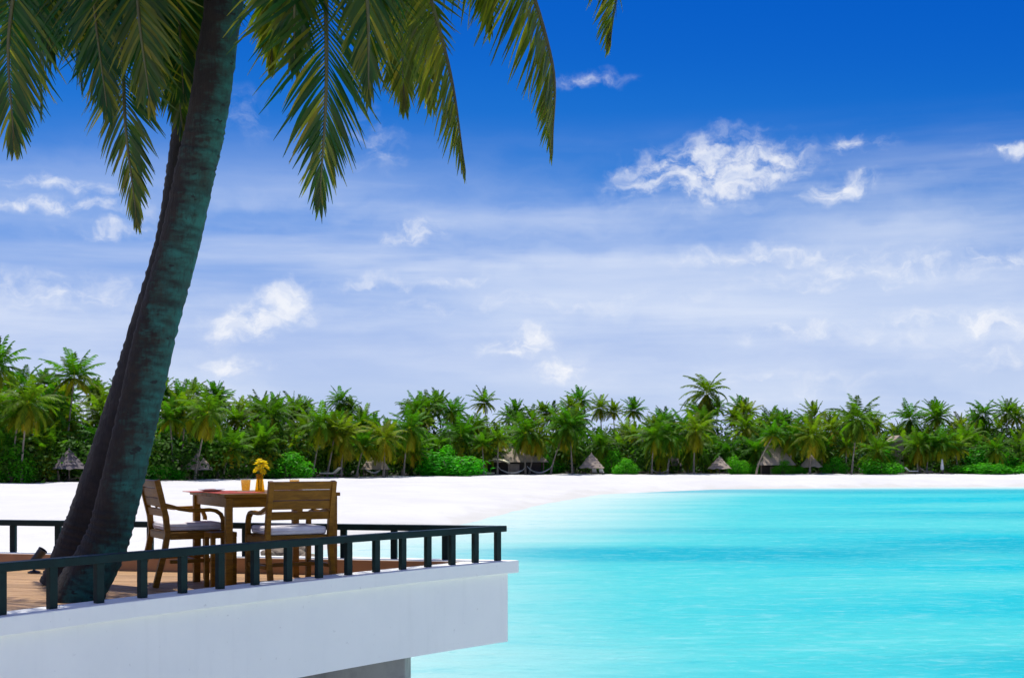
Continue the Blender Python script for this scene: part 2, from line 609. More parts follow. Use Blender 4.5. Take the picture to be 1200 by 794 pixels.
def make_sand():
    m, t, b = mat('white_sand')
    p = geo_pos(t)
    n = t.noise(p, 0.09, 5, 0.6)
    n2 = t.noise(t.mapping(p, scale=(1, 0.35, 1)), 0.8, 6, 0.65)
    d = t.n('ShaderNodeAttribute', attribute_name='inland').outputs['Fac']
    c = t.mix(t.ss(n, 0.35, 0.7), (0.625, 0.615, 0.585), (0.57, 0.555, 0.53))
    c = t.mix(t.ss(n2, 0.5, 0.75, 0, 0.22), c, (0.46, 0.435, 0.41))
    dw = t.math('ADD', d, t.math('MULTIPLY_ADD', t.noise(t.mapping(p, scale=(0.25, 0.12, 1)), 1.0, 5, 0.6), 14.0, -7.0))
    c = t.mix(t.ss(dw, 4.0, 0.0, 0, 0.6), c, (0.50, 0.485, 0.43))       # wet by the waterline
    lit = t.n('ShaderNodeAttribute', attribute_name='litter').outputs['Fac']
    lf = t.math('ADD', lit, t.math('MULTIPLY_ADD', t.noise(p, 0.35, 5, 0.6), 5.0, -2.5))
    c = t.mix(t.ss(lf, 2.0, 4.5), c, t.mix(t.noise(p, 2.0, 4), (0.075, 0.055, 0.035), (0.035, 0.03, 0.02)))   # fallen leaves under the trees
    t.put(b.inputs['Base Color'], c)
    b.inputs['Roughness'].default_value = 0.95
    t.put(b.inputs['Normal'], t.bump(t.noise(p, 2.5, 6, 0.65), 0.35, 0.12))
    return m


def make_water():
    m, t, b = mat('lagoon_water')
    p = geo_pos(t)
    d = t.n('ShaderNodeAttribute', attribute_name='off_shore').outputs['Fac']
    big = t.noise(t.mapping(p, loc=(11, 3, 0), scale=(0.020, 0.060, 1)), 1.0, 4, 0.5, 0.5)
    band = t.noise(t.mapping(p, loc=(2, 7, 0), scale=(0.045, 0.20, 1)), 1.0, 5, 0.55, 0.4)
    fine = t.noise(t.mapping(p, scale=(0.35, 0.9, 1)), 1.0, 6, 0.65, 0.6)
    dd = t.math('ADD', d, t.math('MULTIPLY_ADD', band, 8, -4))
    c = t.mix(t.ss(dd, -2.0, 19.0), (0.56, 0.66, 0.61), (0.075, 0.50, 0.50))
    deep = t.math('MULTIPLY', t.ss(dd, 8, 40), t.ss(t.math('MULTIPLY_ADD', band, 0.35, big), 0.58, 0.80))
    c = t.mix(deep, c, (0.0, 0.41, 0.48))
    reef_in = None
    for (x, y, sx, sy, s) in REEF:
        mm = t.mapping(p, (x, y, 0), (0, 0, 0), (sx, sy, 1e6), 'TEXTURE')
        g = t.ss(t.math('ADD', t.vmath('LENGTH', mm), t.math('MULTIPLY_ADD', band, 0.9, -0.45)), 1.15, 0.35, 0, s)
        reef_in = g if reef_in is None else t.math('MAXIMUM', reef_in, g)
    c = t.mix(reef_in, c, (0.0, 0.33, 0.42))
    rip = t.noise(t.mapping(p, scale=(1.3, 2.6, 1)), 1.1, 6, 0.7, 0.8)
    c = t.mix(t.ss(rip, 0.48, 0.74, 0, 0.36), c, (0.30, 0.62, 0.60))
    c = t.mix(t.ss(rip, 0.46, 0.25, 0, 0.3), c, (0.0, 0.38, 0.42))
    c = t.mix(t.ss(fine, 0.52, 0.74, 0, 0.34), c, (0.30, 0.61, 0.61))
    c = t.mix(t.ss(fine, 0.47, 0.25, 0, 0.35), c, (0.0, 0.39, 0.48))
    w1 = t.noise(t.mapping(p, scale=(0.9, 1.9, 1)), 1.6, 6, 0.65, 0.4)
    w2 = t.noise(t.mapping(p, scale=(0.2, 0.6, 1)), 1.0, 3, 0.5)
    nrm = t.bump(t.math('ADD', w1, t.math('MULTIPLY', w2, 1.5)), 0.55, 0.28)
    df = t.n('ShaderNodeBsdfDiffuse')
    t.put(df.inputs['Color'], c)
    t.put(df.inputs['Normal'], nrm)
    gl = t.n('ShaderNodeBsdfGlossy')
    gl.inputs['Roughness'].default_value = 0.12
    t.put(gl.inputs['Normal'], nrm)
    fr = t.n('ShaderNodeFresnel')
    fr.inputs['IOR'].default_value = 1.33
    t.put(fr.inputs['Normal'], nrm)
    mx = t.n('ShaderNodeMixShader')
    t.put(mx.inputs[0], t.math('MULTIPLY', fr.outputs[0], 0.16))
    t.nt.links.new(df.outputs[0], mx.inputs[1])
    t.nt.links.new(gl.outputs[0], mx.inputs[2])
    t.nt.links.new(mx.outputs[0], t.nt.nodes['Material Output'].inputs[0])
    t.nt.nodes.remove(b)
    return m


# ------------------------------------------------------------------ the setting: beach, lagoon
SHORE = np.array([(900, -160), (160, -30), (60, -8), (24, -2), (8, 2), (0, 6.5), (-3.6, 13), (-6.2, 24), (-9.0, 42), (-9.6, 55), (-8.2, 64), (-4.0, 76), (-0.8, 94), (2.6, 112),  # first points add unseen sand round the camera to bounce white light
                  (9.4, 138), (25, 157), (48, 166), (67, 168.5), (120, 171), (260, 164), (900, 120)], dtype=float)
LAND = np.vstack([SHORE, [(1400, 120), (1400, 900), (-900, 900), (-900, -700), (900, -700)]])
# darker patches of lagoon floor: centre x, y, half sizes, strength
REEF = [(9, 57, 13, 6.5, 0.85), (33, 62, 24, 9, 0.8), (46, 92, 30, 9, 0.6), (40, 150, 60, 12, 0.7), (55, 45, 30, 10, 0.8),
        (16, 27, 9, 3, 0.5), (16, 74, 18, 4, 0.35)]


def seg_dist(px, py):
    best = np.full(px.shape, 1e9)
    for (x0, y0), (x1, y1) in zip(SHORE[:-1], SHORE[1:]):
        dx, dy = x1 - x0, y1 - y0
        tt = np.clip(((px - x0) * dx + (py - y0) * dy) / (dx * dx + dy * dy), 0, 1)
        best = np.minimum(best, np.hypot(px - x0 - tt * dx, py - y0 - tt * dy))
    return best


def inside_land(px, py):
    ins = np.zeros(px.shape, dtype=bool)
    n = len(LAND)
    for i in range(n):
        x0, y0 = LAND[i]
        x1, y1 = LAND[(i + 1) % n]
        if y0 == y1:
            continue
        cond = ((y0 > py) != (y1 > py)) & (px < (x1 - x0) * (py - y0) / (y1 - y0) + x0)
        ins ^= cond
    return ins


def shore_s(px, py):
    px, py = np.asarray(px, float), np.asarray(py, float)
    d = seg_dist(px, py)
    return np.where(inside_land(px, py), d, -d)


def land_z(px, py):
    s = shore_s(px, py)
    z = np.where(s > 0, 1.12 * (1 - np.exp(-np.maximum(s, 0) / 9.0)), np.maximum(s * 0.06, -2.2))
    und = 0.07 * np.sin(np.asarray(px) * 0.33 + 1.3) * np.sin(np.asarray(py) * 0.21) + 0.05 * np.sin(np.asarray(px) * 0.9 + np.asarray(py) * 0.5)
    return z + und * np.clip(s / 8, 0, 1)


def ground(x, y):
    return float(land_z(np.array([x]), np.array([y]))[0])


def grid(name, xs, ys, zfun, mt, attr, afun):
    gx, gy = np.meshgrid(xs, ys)
    gz = zfun(gx, gy)
    vs = np.stack([gx, gy, gz], -1).reshape(-1, 3)
    nx, ny = len(xs), len(ys)
    i = np.arange(nx - 1)[None, :] + nx * np.arange(ny - 1)[:, None]
    fs = np.stack([i, i + 1, i + 1 + nx, i + nx], -1).reshape(-1, 4)
    me = bpy.data.meshes.new(name)
    me.from_pydata(vs.tolist(), [], fs.tolist())
    a = me.attributes.new(attr, 'FLOAT', 'POINT')
    a.data.foreach_set('value', afun(gx, gy).astype(np.float32).ravel())
    me.materials.append(mt)
    me.polygons.foreach_set('use_smooth', [True] * len(me.polygons))
    o = link(name, me)
    tag(o, kind='structure')
    return o


beach = grid('beach', np.concatenate([np.linspace(-420, -82, 40), np.arange(-80, 130, 1.6), np.linspace(132, 420, 30)]),
             np.concatenate([np.linspace(-600, -22, 24), np.arange(-20, 215, 1.6), np.linspace(217, 700, 30)]),
             land_z, make_sand(), 'inland', lambda x, y: shore_s(x, y))
lagoon = grid('lagoon', np.concatenate([-np.geomspace(6000, 62, 16), np.arange(-60, 125, 2.0), np.geomspace(127, 6000, 16)]),
              np.concatenate([-np.geomspace(3000, 12, 14), np.arange(-10, 185, 2.0), np.geomspace(187, 9000, 16)]),
              lambda x, y: x * 0, make_water(), 'off_shore', lambda x, y: -shore_s(x, y) * (1 + 0.9 * np.exp(-(np.hypot(x, y) / 42.0) ** 2)) * np.clip((y - 13) / 11.0, 0.12, 1))  # shoal added by the terrace, out of view: pale water bounces light up

# ------------------------------------------------------------------ terrace over the water
DECK = 3.43
CURB = 3.57
near_px = [(6, 719), (60, 712.7), (115, 706.2), (164, 700.6), (213, 695.1), (257, 690.3), (298, 685.4), (337, 680.6), (374, 676),
           (409.5, 672.2), (441, 669.6), (472.6, 666.8), (501.7, 664.2), (530, 661.4), (557, 658.8), (582, 656.4)]
nw = np.array([on_z(x, y, CURB)[:2] for x, y in near_px])
idx = np.arange(len(nw))
fx, fy = np.polyfit(idx, nw[:, 0], 2), np.polyfit(idx, nw[:, 1], 2)
near_i = np.arange(-10, len(nw))
near = [(float(np.polyval(fx, i)), float(np.polyval(fy, i))) for i in near_i]
tip = near[-1]
f_end = (-4.34, 11.92)
f_dir = Vector((f_end[0] - tip[0], f_end[1] - tip[1]))
f_len = f_dir.length
f_dir.normalize()
far = []
k = 1
while k * 0.4645 < 9.5:
    far.append((tip[0] + f_dir.x * 0.4645 * k, tip[1] + f_dir.y * 0.4645 * k))
    k += 1


def offset(line, o):
    """offset an open polyline to its right-hand side (outwards: near edge, tip, far edge), mitred"""
    out = []
    for i, p in enumerate(line):
        p = Vector(p)
        a = (p - Vector(line[i - 1])).normalized() if i else None
        b = (Vector(line[i + 1]) - p).normalized() if i < len(line) - 1 else None
        na = Vector((a.y, -a.x)) if a is not None else None
        nb = Vector((b.y, -b.x)) if b is not None else None
        if na is None:
            out.append(p + nb * o)
        elif nb is None:
            out.append(p + na * o)
        else:
            mdir = (na + nb).normalized()
            out.append(p + mdir * (o / max(mdir.dot(na), 0.2)))
    return [(float(v[0]), float(v[1])) for v in out]


edge = near + far                                        # near edge, tip, far edge
terrace = tag(empty('terrace', (-3, 9, 0)), 'white cantilevered terrace with a pointed corner over the lagoon', 'terrace')
T0 = Vector((-3, 9, 0))


def rel(mb, o=T0):
    mb.v = [tuple(Vector(p) - o) for p in mb.v]
    return mb


M['white_render'] = make_white_paint()
M['concrete'] = make_concrete()
M['kerb'] = make_kerb()


def band(o_in, o_out, z0, z1):
    mb = MB()
    A, B = offset(edge, o_in), offset(edge, o_out)
    n = len(A)
    vs = []
    for (ax, ay), (bx, by) in zip(A, B):
        vs += [(ax, ay, z0), (bx, by, z0), (bx, by, z1), (ax, ay, z1)]
    fs = []
    for i in range(n - 1):
        for q in range(4):
            a, c = i * 4 + q, i * 4 + (q + 1) % 4
            fs.append((a, c, c + 4, a + 4))
    fs += [(3, 2, 1, 0), ((n - 1) * 4, (n - 1) * 4 + 1, (n - 1) * 4 + 2, (n - 1) * 4 + 3)]
    mb.add(vs, fs)
    return rel(mb)


band(-0.13, 0.095, 3.462, CURB).build('edge_coping', M['white_render'], terrace, bevel=0.006)
band(-0.156, -0.131, 3.415, CURB - 0.006).build('inner_kerb', M['kerb'], terrace)
slab_poly = offset(edge, 0.045) + [(-9.6, near[0][1])]
mb = MB()
mb.prism(slab_poly, 2.87, 3.40)
band(-0.125, 0.045, 3.40, 3.462).build('edge_upstand', M['white_render'], terrace)
rel(mb).build('slab', M['white_render'], terrace)
for (x0, x1, y0, y1) in ((-2.5, -0.875, 10.5, 11.08), (-7.4, -5.6, 7.6, 8.4)):
    mb = MB()
    mb.box((x0, y0, -2.5), (x1, y1, 2.868))
    rel(mb).build('pier', M['concrete'], terrace, bevel=0.012)

# floor boards, each clipped to the outline under the coping
inner = [Vector(p) for p in offset(edge, -0.10) + [(-9.4, near[0][1])]]
ang = math.atan2(-f_dir.y, -f_dir.x)
cu, cv = Vector((math.cos(ang), math.sin(ang))), Vector((-math.sin(ang), math.cos(ang)))
vv = [p.dot(cv) for p in inner]


def span(v):
    hits = []
    n = len(inner)
    for i in range(n):
        a, b = inner[i], inner[(i + 1) % n]
        va, vb = a.dot(cv), b.dot(cv)
        if (va - v) * (vb - v) < 0:
            tt = (v - va) / (vb - va)
            hits.append((a + (b - a) * tt).dot(cu))
    hits.sort()
    return (hits[0], hits[-1]) if len(hits) >= 2 else None


floor = MB()
floor.prism([tuple(p) for p in inner], 3.401, 3.404)
floor_o = rel(floor).build('deck_floor', M['dark_open'], terrace)
v = min(vv) + 0.02
while v < max(vv) - 0.13:
    s0, s1 = span(v), span(v + 0.118)
    if s0 and s1:
        mb = MB()
        q = [cu * s0[0] + cv * v, cu * s0[1] + cv * v, cu * s1[1] + cv * (v + 0.118), cu * s1[0] + cv * (v + 0.118)]
        dz = random.uniform(-0.0015, 0.0015)
        c0 = sum((Vector((p.x, p.y, 0)) for p in q), Vector()) / 4
        mb.prism([tuple(p) for p in q], 3.406, DECK + dz)
        Mi = Matrix.Rotation(-ang, 4, 'Z')
        mb.v = [tuple(Mi @ (Vector(p) - Vector((c0.x, c0.y, DECK)))) for p in mb.v]
        o = mb.build('plank', M['deck'], floor_o, bevel=0.002, seg=1)
        o.location = Vector((c0.x, c0.y, DECK)) - T0
        o.rotation_euler = (0, 0, ang)
    v += 0.125

# railing
railing = tag(empty('railing', (near[10][0], near[10][1], CURB)), 'low dark green railing running round the edge of the white terrace', 'railing')
R0 = Vector((near[10][0], near[10][1], CURB))
mb = MB()
for seq, ext in ((near, near), (far, far)):
    pass
A, B = offset(edge, -0.042), offset(edge, 0.042)
vs, fs = [], []
for (ax, ay), (bx, by) in zip(A, B):
    vs += [(ax, ay, CURB + 0.248), (bx, by, CURB + 0.248), (bx, by, CURB + 0.30), (ax, ay, CURB + 0.30)]
n = len(A)
for i in range(n - 1):
    for q in range(4):
        a, c = i * 4 + q, i * 4 + (q + 1) % 4
        fs.append((a, c, c + 4, a + 4))
fs += [(3, 2, 1, 0), ((n - 1) * 4, (n - 1) * 4 + 1, (n - 1) * 4 + 2, (n - 1) * 4 + 3)]
mb.add(vs, fs)
rel(mb, R0).build('top_rail', M['rail'], railing, bevel=0.004)
pm = MB()
pm.box((-0.028, -0.019, 0), (0.028, 0.019, 0.247))
post_me = None
for i, p in enumerate(edge):
    a = Vector(edge[max(i - 1, 0)])
    b = Vector(edge[min(i + 1, len(edge) - 1)])
    if i == len(near) - 1:
        b = Vector(p)
    d = b - a
    if post_me is None:
        o = pm.build('post', M['rail'], railing, bevel=0.003)
        post_me = o.data
    else:
        o = link('post', post_me, railing)
    o.location = Vector((p[0], p[1], CURB + 0.0005)) - R0
    o.rotation_euler = (0, 0, math.atan2(d.y, d.x) + random.uniform(-.02, .02))

# ------------------------------------------------------------------ furniture
TH = R(30)
U, V = Vector((math.cos(TH), math.sin(TH), 0)), Vector((-math.sin(TH), math.cos(TH), 0))


def bar(p, q, w, h, up=(0, 0, 1)):
    mb = MB()
    mb.sweep([p, q], w, h, Vector(up))
    return mb


def make_chair():
    """faces +y; origin on the floor in the middle of the seat's rear edge"""
    ch = empty('armchair')
    Wd, D = 0.54, 0.46
    hw = Wd / 2 - 0.02
    for s in (-1, 1):
        mb = MB()                                        # rear leg runs on up as the back post
        mb.sweep([(s * hw, -0.095, 0), (s * hw, -0.02, 0.30), (s * hw, 0.0, 0.42), (s * hw, -0.012, 0.55), (s * hw, -0.085, 0.852)],
                 0.038, 0.046, Vector((0, 1, 0)))
        mb.build('leg', M['teak'], ch, bevel=0.004)
        mb = MB()
        mb.sweep([(s * hw, D, 0), (s * hw, D - 0.005, 0.43)], 0.038, 0.042, Vector((0, 1, 0)))
        mb.build('leg', M['teak'], ch, bevel=0.004)
        pts = [(0, -0.03, 0.655), (0, 0.03, 0.640), (0, 0.10, 0.618), (0, 0.18, 0.605), (0, 0.27, 0.605), (0, 0.345, 0.607), (0, 0.395, 0.597),
               (0, 0.432, 0.570), (0, 0.450, 0.53), (0, D - 0.005, 0.43)]
        mb = MB()
        mb.sweep([(s * hw, y, z) for _, y, z in pts], 0.030, 0.042, Vector((1, 0, 0)))
        mb.build('armrest', M['teak'], ch, bevel=0.006)
        bar((s * hw, 0.02, 0.20), (s * hw, D - 0.02, 0.20), 0.02, 0.03).build('stretcher', M['teak'], ch, bevel=0.003)
    for (z0, z1) in ((0.790, 0.850), (0.712, 0.786), (0.640, 0.708), (0.560, 0.622)):
        def yb(z):
            return -0.012 - (z - 0.55) / 0.302 * 0.073
        zc = (z0 + z1) / 2
        mb = MB()
        Mx = Matrix.Translation((0, yb(zc), zc)) @ Matrix.Rotation(R(13.6), 4, 'X')
        mb.box((-hw + 0.018, -0.011, -(z1 - z0) / 2), (hw - 0.018, 0.011, (z1 - z0) / 2), Mx)
        mb.build('back_slat', M['teak'], ch, bevel=0.003)
    mb = MB()
    mb.box((-0.02, -0.016, 0.618), (0.02, -0.006, 0.70), Matrix.Translation((0, -0.012, 0)))
    mb.build('back_brace', M['teak'], ch)
    mb = MB()                                            # seat frame rails
    mb.box((-hw + 0.02, -0.018, 0.375), (hw - 0.02, 0.014, 0.432))
    mb.box((-hw + 0.02, D - 0.018, 0.375), (hw - 0.02, D + 0.014, 0.432))
    for s in (-1, 1):
        mb.box((min(s * hw - 0.014, s * hw + 0.014), 0.022, 0.375), (max(s * hw - 0.014, s * hw + 0.014), D - 0.024, 0.431))
    mb.build('seat_frame', M['teak'], ch, bevel=0.003)
    mb = MB()
    mb.box((-hw + 0.016, -0.012, 0.425), (hw - 0.016, D + 0.008, 0.440))
    mb.build('seat_board', M['teak'], ch)
    bar((-hw + .02, D * .5, 0.20), (hw - .02, D * .5, 0.20), 0.02, 0.03).build('stretcher', M['teak'], ch, bevel=0.003)
    # cushion: soft slab
    bm = bmesh.new()
    bmesh.ops.create_cube(bm, size=1)
    bmesh.ops.scale(bm, vec=(Wd - 0.085, D - 0.01, 0.062), verts=bm.verts)
    bmesh.ops.bevel(bm, geom=list(bm.edges), offset=0.024, segments=4, affect='EDGES', profile=0.6)
    bmesh.ops.translate(bm, vec=(0, D / 2 - 0.002, 0.473), verts=bm.verts)
    me = bpy.data.meshes.new('cushion')
    bm.to_mesh(me)
    bm.free()
    me.materials.append(M['cushion'])
    me.polygons.foreach_set('use_smooth', [True] * len(me.polygons))
    cu_o = link('cushion', me, ch)
    mb = MB()                                            # piped seam round the cushion's middle
    w2, d2 = (Wd - 0.085) / 2 + 0.001, (D - 0.01) / 2 + 0.001
    ring = [(-w2 + .02, -d2), (w2 - .02, -d2), (w2, -d2 + .02), (w2, d2 - .02), (w2 - .02, d2), (-w2 + .02, d2), (-w2, d2 - .02), (-w2, -d2 + .02)]
    mb.tube([(x, y + D / 2 - .002, 0.474) for x, y in ring + ring[:1]], 0.0045, 6)
    mb.build('piping', M['cushion'], cu_o, smooth=True)
    return ch


ch1 = make_chair()
tag(ch1, 'brown slatted armchair seen from the side, left of the table beside the palm trunk', 'chair', 'armchairs at the terrace table')
ch1.rotation_euler = (0, 0, TH - math.pi / 2)            # faces +U
c1 = Vector((-2.735, 10.17, 0)) + V * 0.26
ch1.location = (c1.x, c1.y, DECK + 0.0015)
ch2 = copy_tree(ch1)
tag(ch2, 'brown armchair with its wide slatted back to the viewer, in front of the table', 'chair', 'armchairs at the terrace table')
ch2.rotation_euler = (0, 0, TH)                          # faces +V
c2 = Vector((-1.84, 9.63, 0)) + U * 0.25
ch2.location = (c2.x, c2.y, DECK + 0.0015)

tb = Vector((-2.2, 9.8, 0))
tc_ = tb + U * 0.475 + V * 0.475
table = tag(empty('table', (tc_.x, tc_.y, DECK + 0.0015), TH), 'square brown wooden dining table set for two on the terrace', 'table')
hs_ = 0.475
for i in range(8):                                       # top of boards
    mb = MB()
    w = 2 * hs_ / 8
    mb.box((-hs_, -hs_ + i * w + 0.001, 0.722), (hs_, -hs_ + (i + 1) * w - 0.001, 0.75))
    mb.build('top_board', M['teak'], table, bevel=0.003)
for sx in (-1, 1):
    for sy in (-1, 1):
        mb = MB()
        mb.box((sx * 0.43 - 0.027, sy * 0.43 - 0.027, 0), (sx * 0.43 + 0.027, sy * 0.43 + 0.027, 0.721))
        mb.build('leg', M['teak'], table, bevel=0.005)
for s in (-1, 1):
    mb = MB()
    mb.box((-0.402, s * 0.43 - 0.012, 0.645), (0.402, s * 0.43 + 0.012, 0.7205))
    mb.build('apron', M['teak'], table, bevel=0.003)
    mb = MB()
    mb.box((s * 0.43 - 0.012, -0.402, 0.645), (s * 0.43 + 0.012, 0.402, 0.7205))
    mb.build('apron', M['teak'], table, bevel=0.003)

# low stool half under the table
st_c = Vector((-2.325, 10.2, 0))
stool = tag(empty('stool', (st_c.x, st_c.y, DECK + 0.0015), TH), 'small dark wooden stool pushed under the dining table', 'stool')
mb = MB()
mb.box((-0.105, -0.105, 0.40), (0.105, 0.105, 0.44))
mb.build('seat', M['teak'], stool, bevel=0.005)
for sx in (-1, 1):
    for sy in (-1, 1):
        mb = MB()
        mb.box((sx * 0.085 - 0.018, sy * 0.085 - 0.018, 0), (sx * 0.085 + 0.018, sy * 0.085 + 0.018, 0.3995))
        mb.build('leg', M['teak'], stool, bevel=0.003)

# table setting
TZ = DECK + 0.0015 + 0.7505


def tpos(x, d):
    return Vector(((x - 600) / 1500 * d, d, TZ))


def placemat(px, d, label):
    o = empty('placemat', tpos(px, d), TH)
    tag(o, label, 'placemat', 'place settings on the terrace table')
    mb = MB()
    mb.box((-0.19, -0.13, 0), (0.19, 0.13, 0.004))
    mb.build('mat', M['placemat'], o, bevel=0.001, seg=1)
    return o


placemat(277, 10.12, 'red placemat on the near side of the dining table')
placemat(246, 10.42, 'red placemat on the table side next to the left armchair')


def plate(px, d, label):
    o = empty('plate', tpos(px, d) + Vector((0, 0, 0.0045)))
    tag(o, label, 'plate', 'plates on the terrace table')
    mb = MB()
    mb.lathe([(0.0, 0.0), (0.055, 0.0), (0.07, 0.004), (0.105, 0.013), (0.107, 0.016), (0.07, 0.009), (0.05, 0.006), (0.0, 0.006)], 32)
    mb.build('dish', M['porcelain'], o, smooth=True)
    mb = MB()
    mb.prism([(-.05, -.05), (.05, -.05), (.0, .06)], 0.0065, 0.018)
    mb.build('napkin', M['napkin'], o, bevel=0.003)
    return o


plate(248, 10.42, 'white plate with folded dark red napkin by the left armchair')


def tumbler(px, d, label):
    o = empty('drinking_glass', tpos(px, d))
    tag(o, label, 'glass', 'glasses of juice on the table')
    mb = MB()
    mb.lathe([(0.0, 0.0), (0.030, 0.0), (0.033, 0.004), (0.042, 0.105), (0.0405, 0.105), (0.032, 0.008), (0.0, 0.008)], 24)
    mb.build('glass', M['tumbler'], o, smooth=True)
    mb = MB()
    mb.lathe([(0.0, 0.0085), (0.0314, 0.0085), (0.0392, 0.095), (0.0, 0.095)], 24)
    mb.build('juice', M['juice'], o, smooth=True)
    return o


tumbler(288, 10.5, 'glass of orange juice beside the flower vase')
tumbler(345, 10.45, 'glass of juice whose rim shows just above the chair back')

vase = tag(empty('flower_vase', tpos(304.5, 10.42)), 'orange glass vase of yellow flowers in the middle of the table', 'vase')
mb = MB()
mb.lathe([(0.0, 0.0), (0.037, 0.0), (0.040, 0.006), (0.034, 0.05), (0.028, 0.10), (0.033, 0.145), (0.030, 0.145), (0.025, 0.10), (0.031, 0.05), (0.035, 0.01), (0.0, 0.008)], 24)
mb.build('vessel', M['vase'], vase, smooth=True)
for i in range(11):
    a = i * 2.399
    rr = 0.010 + 0.036 * math.sqrt(i / 10)
    top = Vector((math.cos(a) * rr + 0.012, math.sin(a) * rr, 0.245 - 0.075 * (i / 10) + random.uniform(-.012, .012)))
    fl = MB()
    fl.tube([(math.cos(a) * 0.012, math.sin(a) * 0.012, 0.012), (math.cos(a) * 0.016, math.sin(a) * 0.016, 0.14), top], 0.0018, 5)
    fo = fl.build('flower_stem', M['stem'], vase)
    hd = MB()
    ax = (top - Vector((0, 0, 0.12))).normalized()
    q = ax.to_track_quat('Z', 'Y')
    for j in range(9):
        b = j * 2 * math.pi / 9
        for lay, (rl, zl) in enumerate(((0.036, 0.010), (0.026, 0.022))):
            dv = Vector((math.cos(b + lay * .35), math.sin(b + lay * .35), 0))
            sv = Vector((-dv.y, dv.x, 0))
            pts = [dv * 0.004 + Vector((0, 0, 0)), dv * rl * .6 + sv * 0.009 + Vector((0, 0, zl)), dv * rl + Vector((0, 0, zl * .8)),
                   dv * rl * .6 - sv * 0.009 + Vector((0, 0, zl))]
            hd.add([top + q @ p for p in pts], [(0, 1, 2, 3)])
    hd.build('blossom', M['petal'], vase)

# black spotlight on the floor by the far kerb
sp = on_z(40, 671, DECK)
spot = tag(empty('floor_spotlight', (sp.x, sp.y, DECK + 0.0015)), 'small black floor spotlight tilted up by the far kerb', 'spotlight')
mb = MB()
mb.lathe([(0.0, 0), (0.055, 0), (0.055, 0.012), (0.03, 0.02), (0.012, 0.025), (0.012, 0.075), (0.0, 0.075)], 20)
mb.build('base', M['black'], spot)
mb = MB()
Mx = Matrix.Translation((0.025, 0, 0.135)) @ Matrix.Rotation(R(38), 4, 'Y')
pr = [(0.0, -0.085), (0.026, -0.085), (0.036, -0.06), (0.040, 0.075), (0.043, 0.08), (0.043, 0.09), (0.036, 0.09), (0.034, 0.07), (0.0, 0.07)]
mb.lathe(pr, 20)
mb.v = [tuple(Mx @ Vector(p)) for p in mb.v]
mb.build('lamp_head', M['black'], spot)
bar((0.0, 0, 0.06), (0.01, 0, 0.11), 0.05, 0.02, (1, 0, 0)).build('bracket', M['black'], spot)


# ------------------------------------------------------------------ the two near coconut palms
def spline(pts, n):
    """Catmull-Rom through pts"""
    P = [Vector(p) for p in pts]
    P = [P[0] * 2 - P[1]] + P + [P[-1] * 2 - P[-2]]
    out = []
    segs = len(P) - 3
    for i in range(n):
        x = i / (n - 1) * segs
        k = min(int(x), segs - 1)
        t = x - k
        a, b, c, d = P[k:k + 4]
        out.append(0.5 * ((2 * b) + (c - a) * t + (2 * a - 5 * b + 4 * c - d) * t * t + (3 * b - a - 3 * c + d) * t ** 3))
    return out


def near_trunk(path, radii, mt, parent, org, seed):
    rr = random.Random(seed)
    n_r = 230
    pts = spline(path, n_r)
    L = [0]
    for a, b in zip(pts, pts[1:]):
        L.append(L[-1] + (b - a).length)
    tot = L[-1]
    scars, s = [], 0.05
    while s < tot:
        scars.append(s)
        s += rr.choice((rr.uniform(0.035, 0.06), rr.uniform(0.06, 0.13)))
    mb = MB()
    ns = 30
    vs, cs, fs = [], [], []
    ph = [rr.uniform(0, 6.28) for _ in range(6)]
    for i, p in enumerate(pts):
        t = (pts[min(i + 1, n_r - 1)] - pts[max(i - 1, 0)]).normalized()
        u = t.cross(Vector((0, 1, 0))).normalized()
        w = t.cross(u).normalized()
        f = L[i] / tot
        x = f * (len(radii) - 1)
        k = min(int(x), len(radii) - 2)
        r0 = radii[k] + (radii[k + 1] - radii[k]) * (x - k)
        for q in range(ns):
            a = 2 * math.pi * q / ns
            ss = L[i] + 0.018 * math.sin(a + ph[0]) + 0.01 * math.sin(2 * a + ph[1] + L[i] * 2)
            dmin = min(((ss - c) for c in scars), key=abs)
            ring = max(0.0, 1 - abs(dmin) / 0.02)
            lip = max(0.0, 1 - abs(dmin + 0.018) / 0.02)
            r = r0 * (1 + 0.025 * math.sin(3 * a + ph[2] + L[i] * 1.1) + 0.02 * math.sin(5 * a + ph[3] - L[i] * 2.3)) - 0.007 * ring + 0.005 * lip \
                + rr.uniform(-0.0022, 0.0022)
            vs.append(p + (u * math.cos(a) + w * math.sin(a)) * r - org)
            cs.append((ring, 0, 0, 1))
    for i in range(n_r - 1):
        for q in range(ns):
            a, c = i * ns + q, i * ns + (q + 1) % ns
            fs.append((a, c, c + ns, a + ns))
    mb.v, mb.f, mb.c, mb.use_col = [tuple(v) for v in vs], fs, cs, True
    return mb.build('trunk', mt, parent, smooth=True)


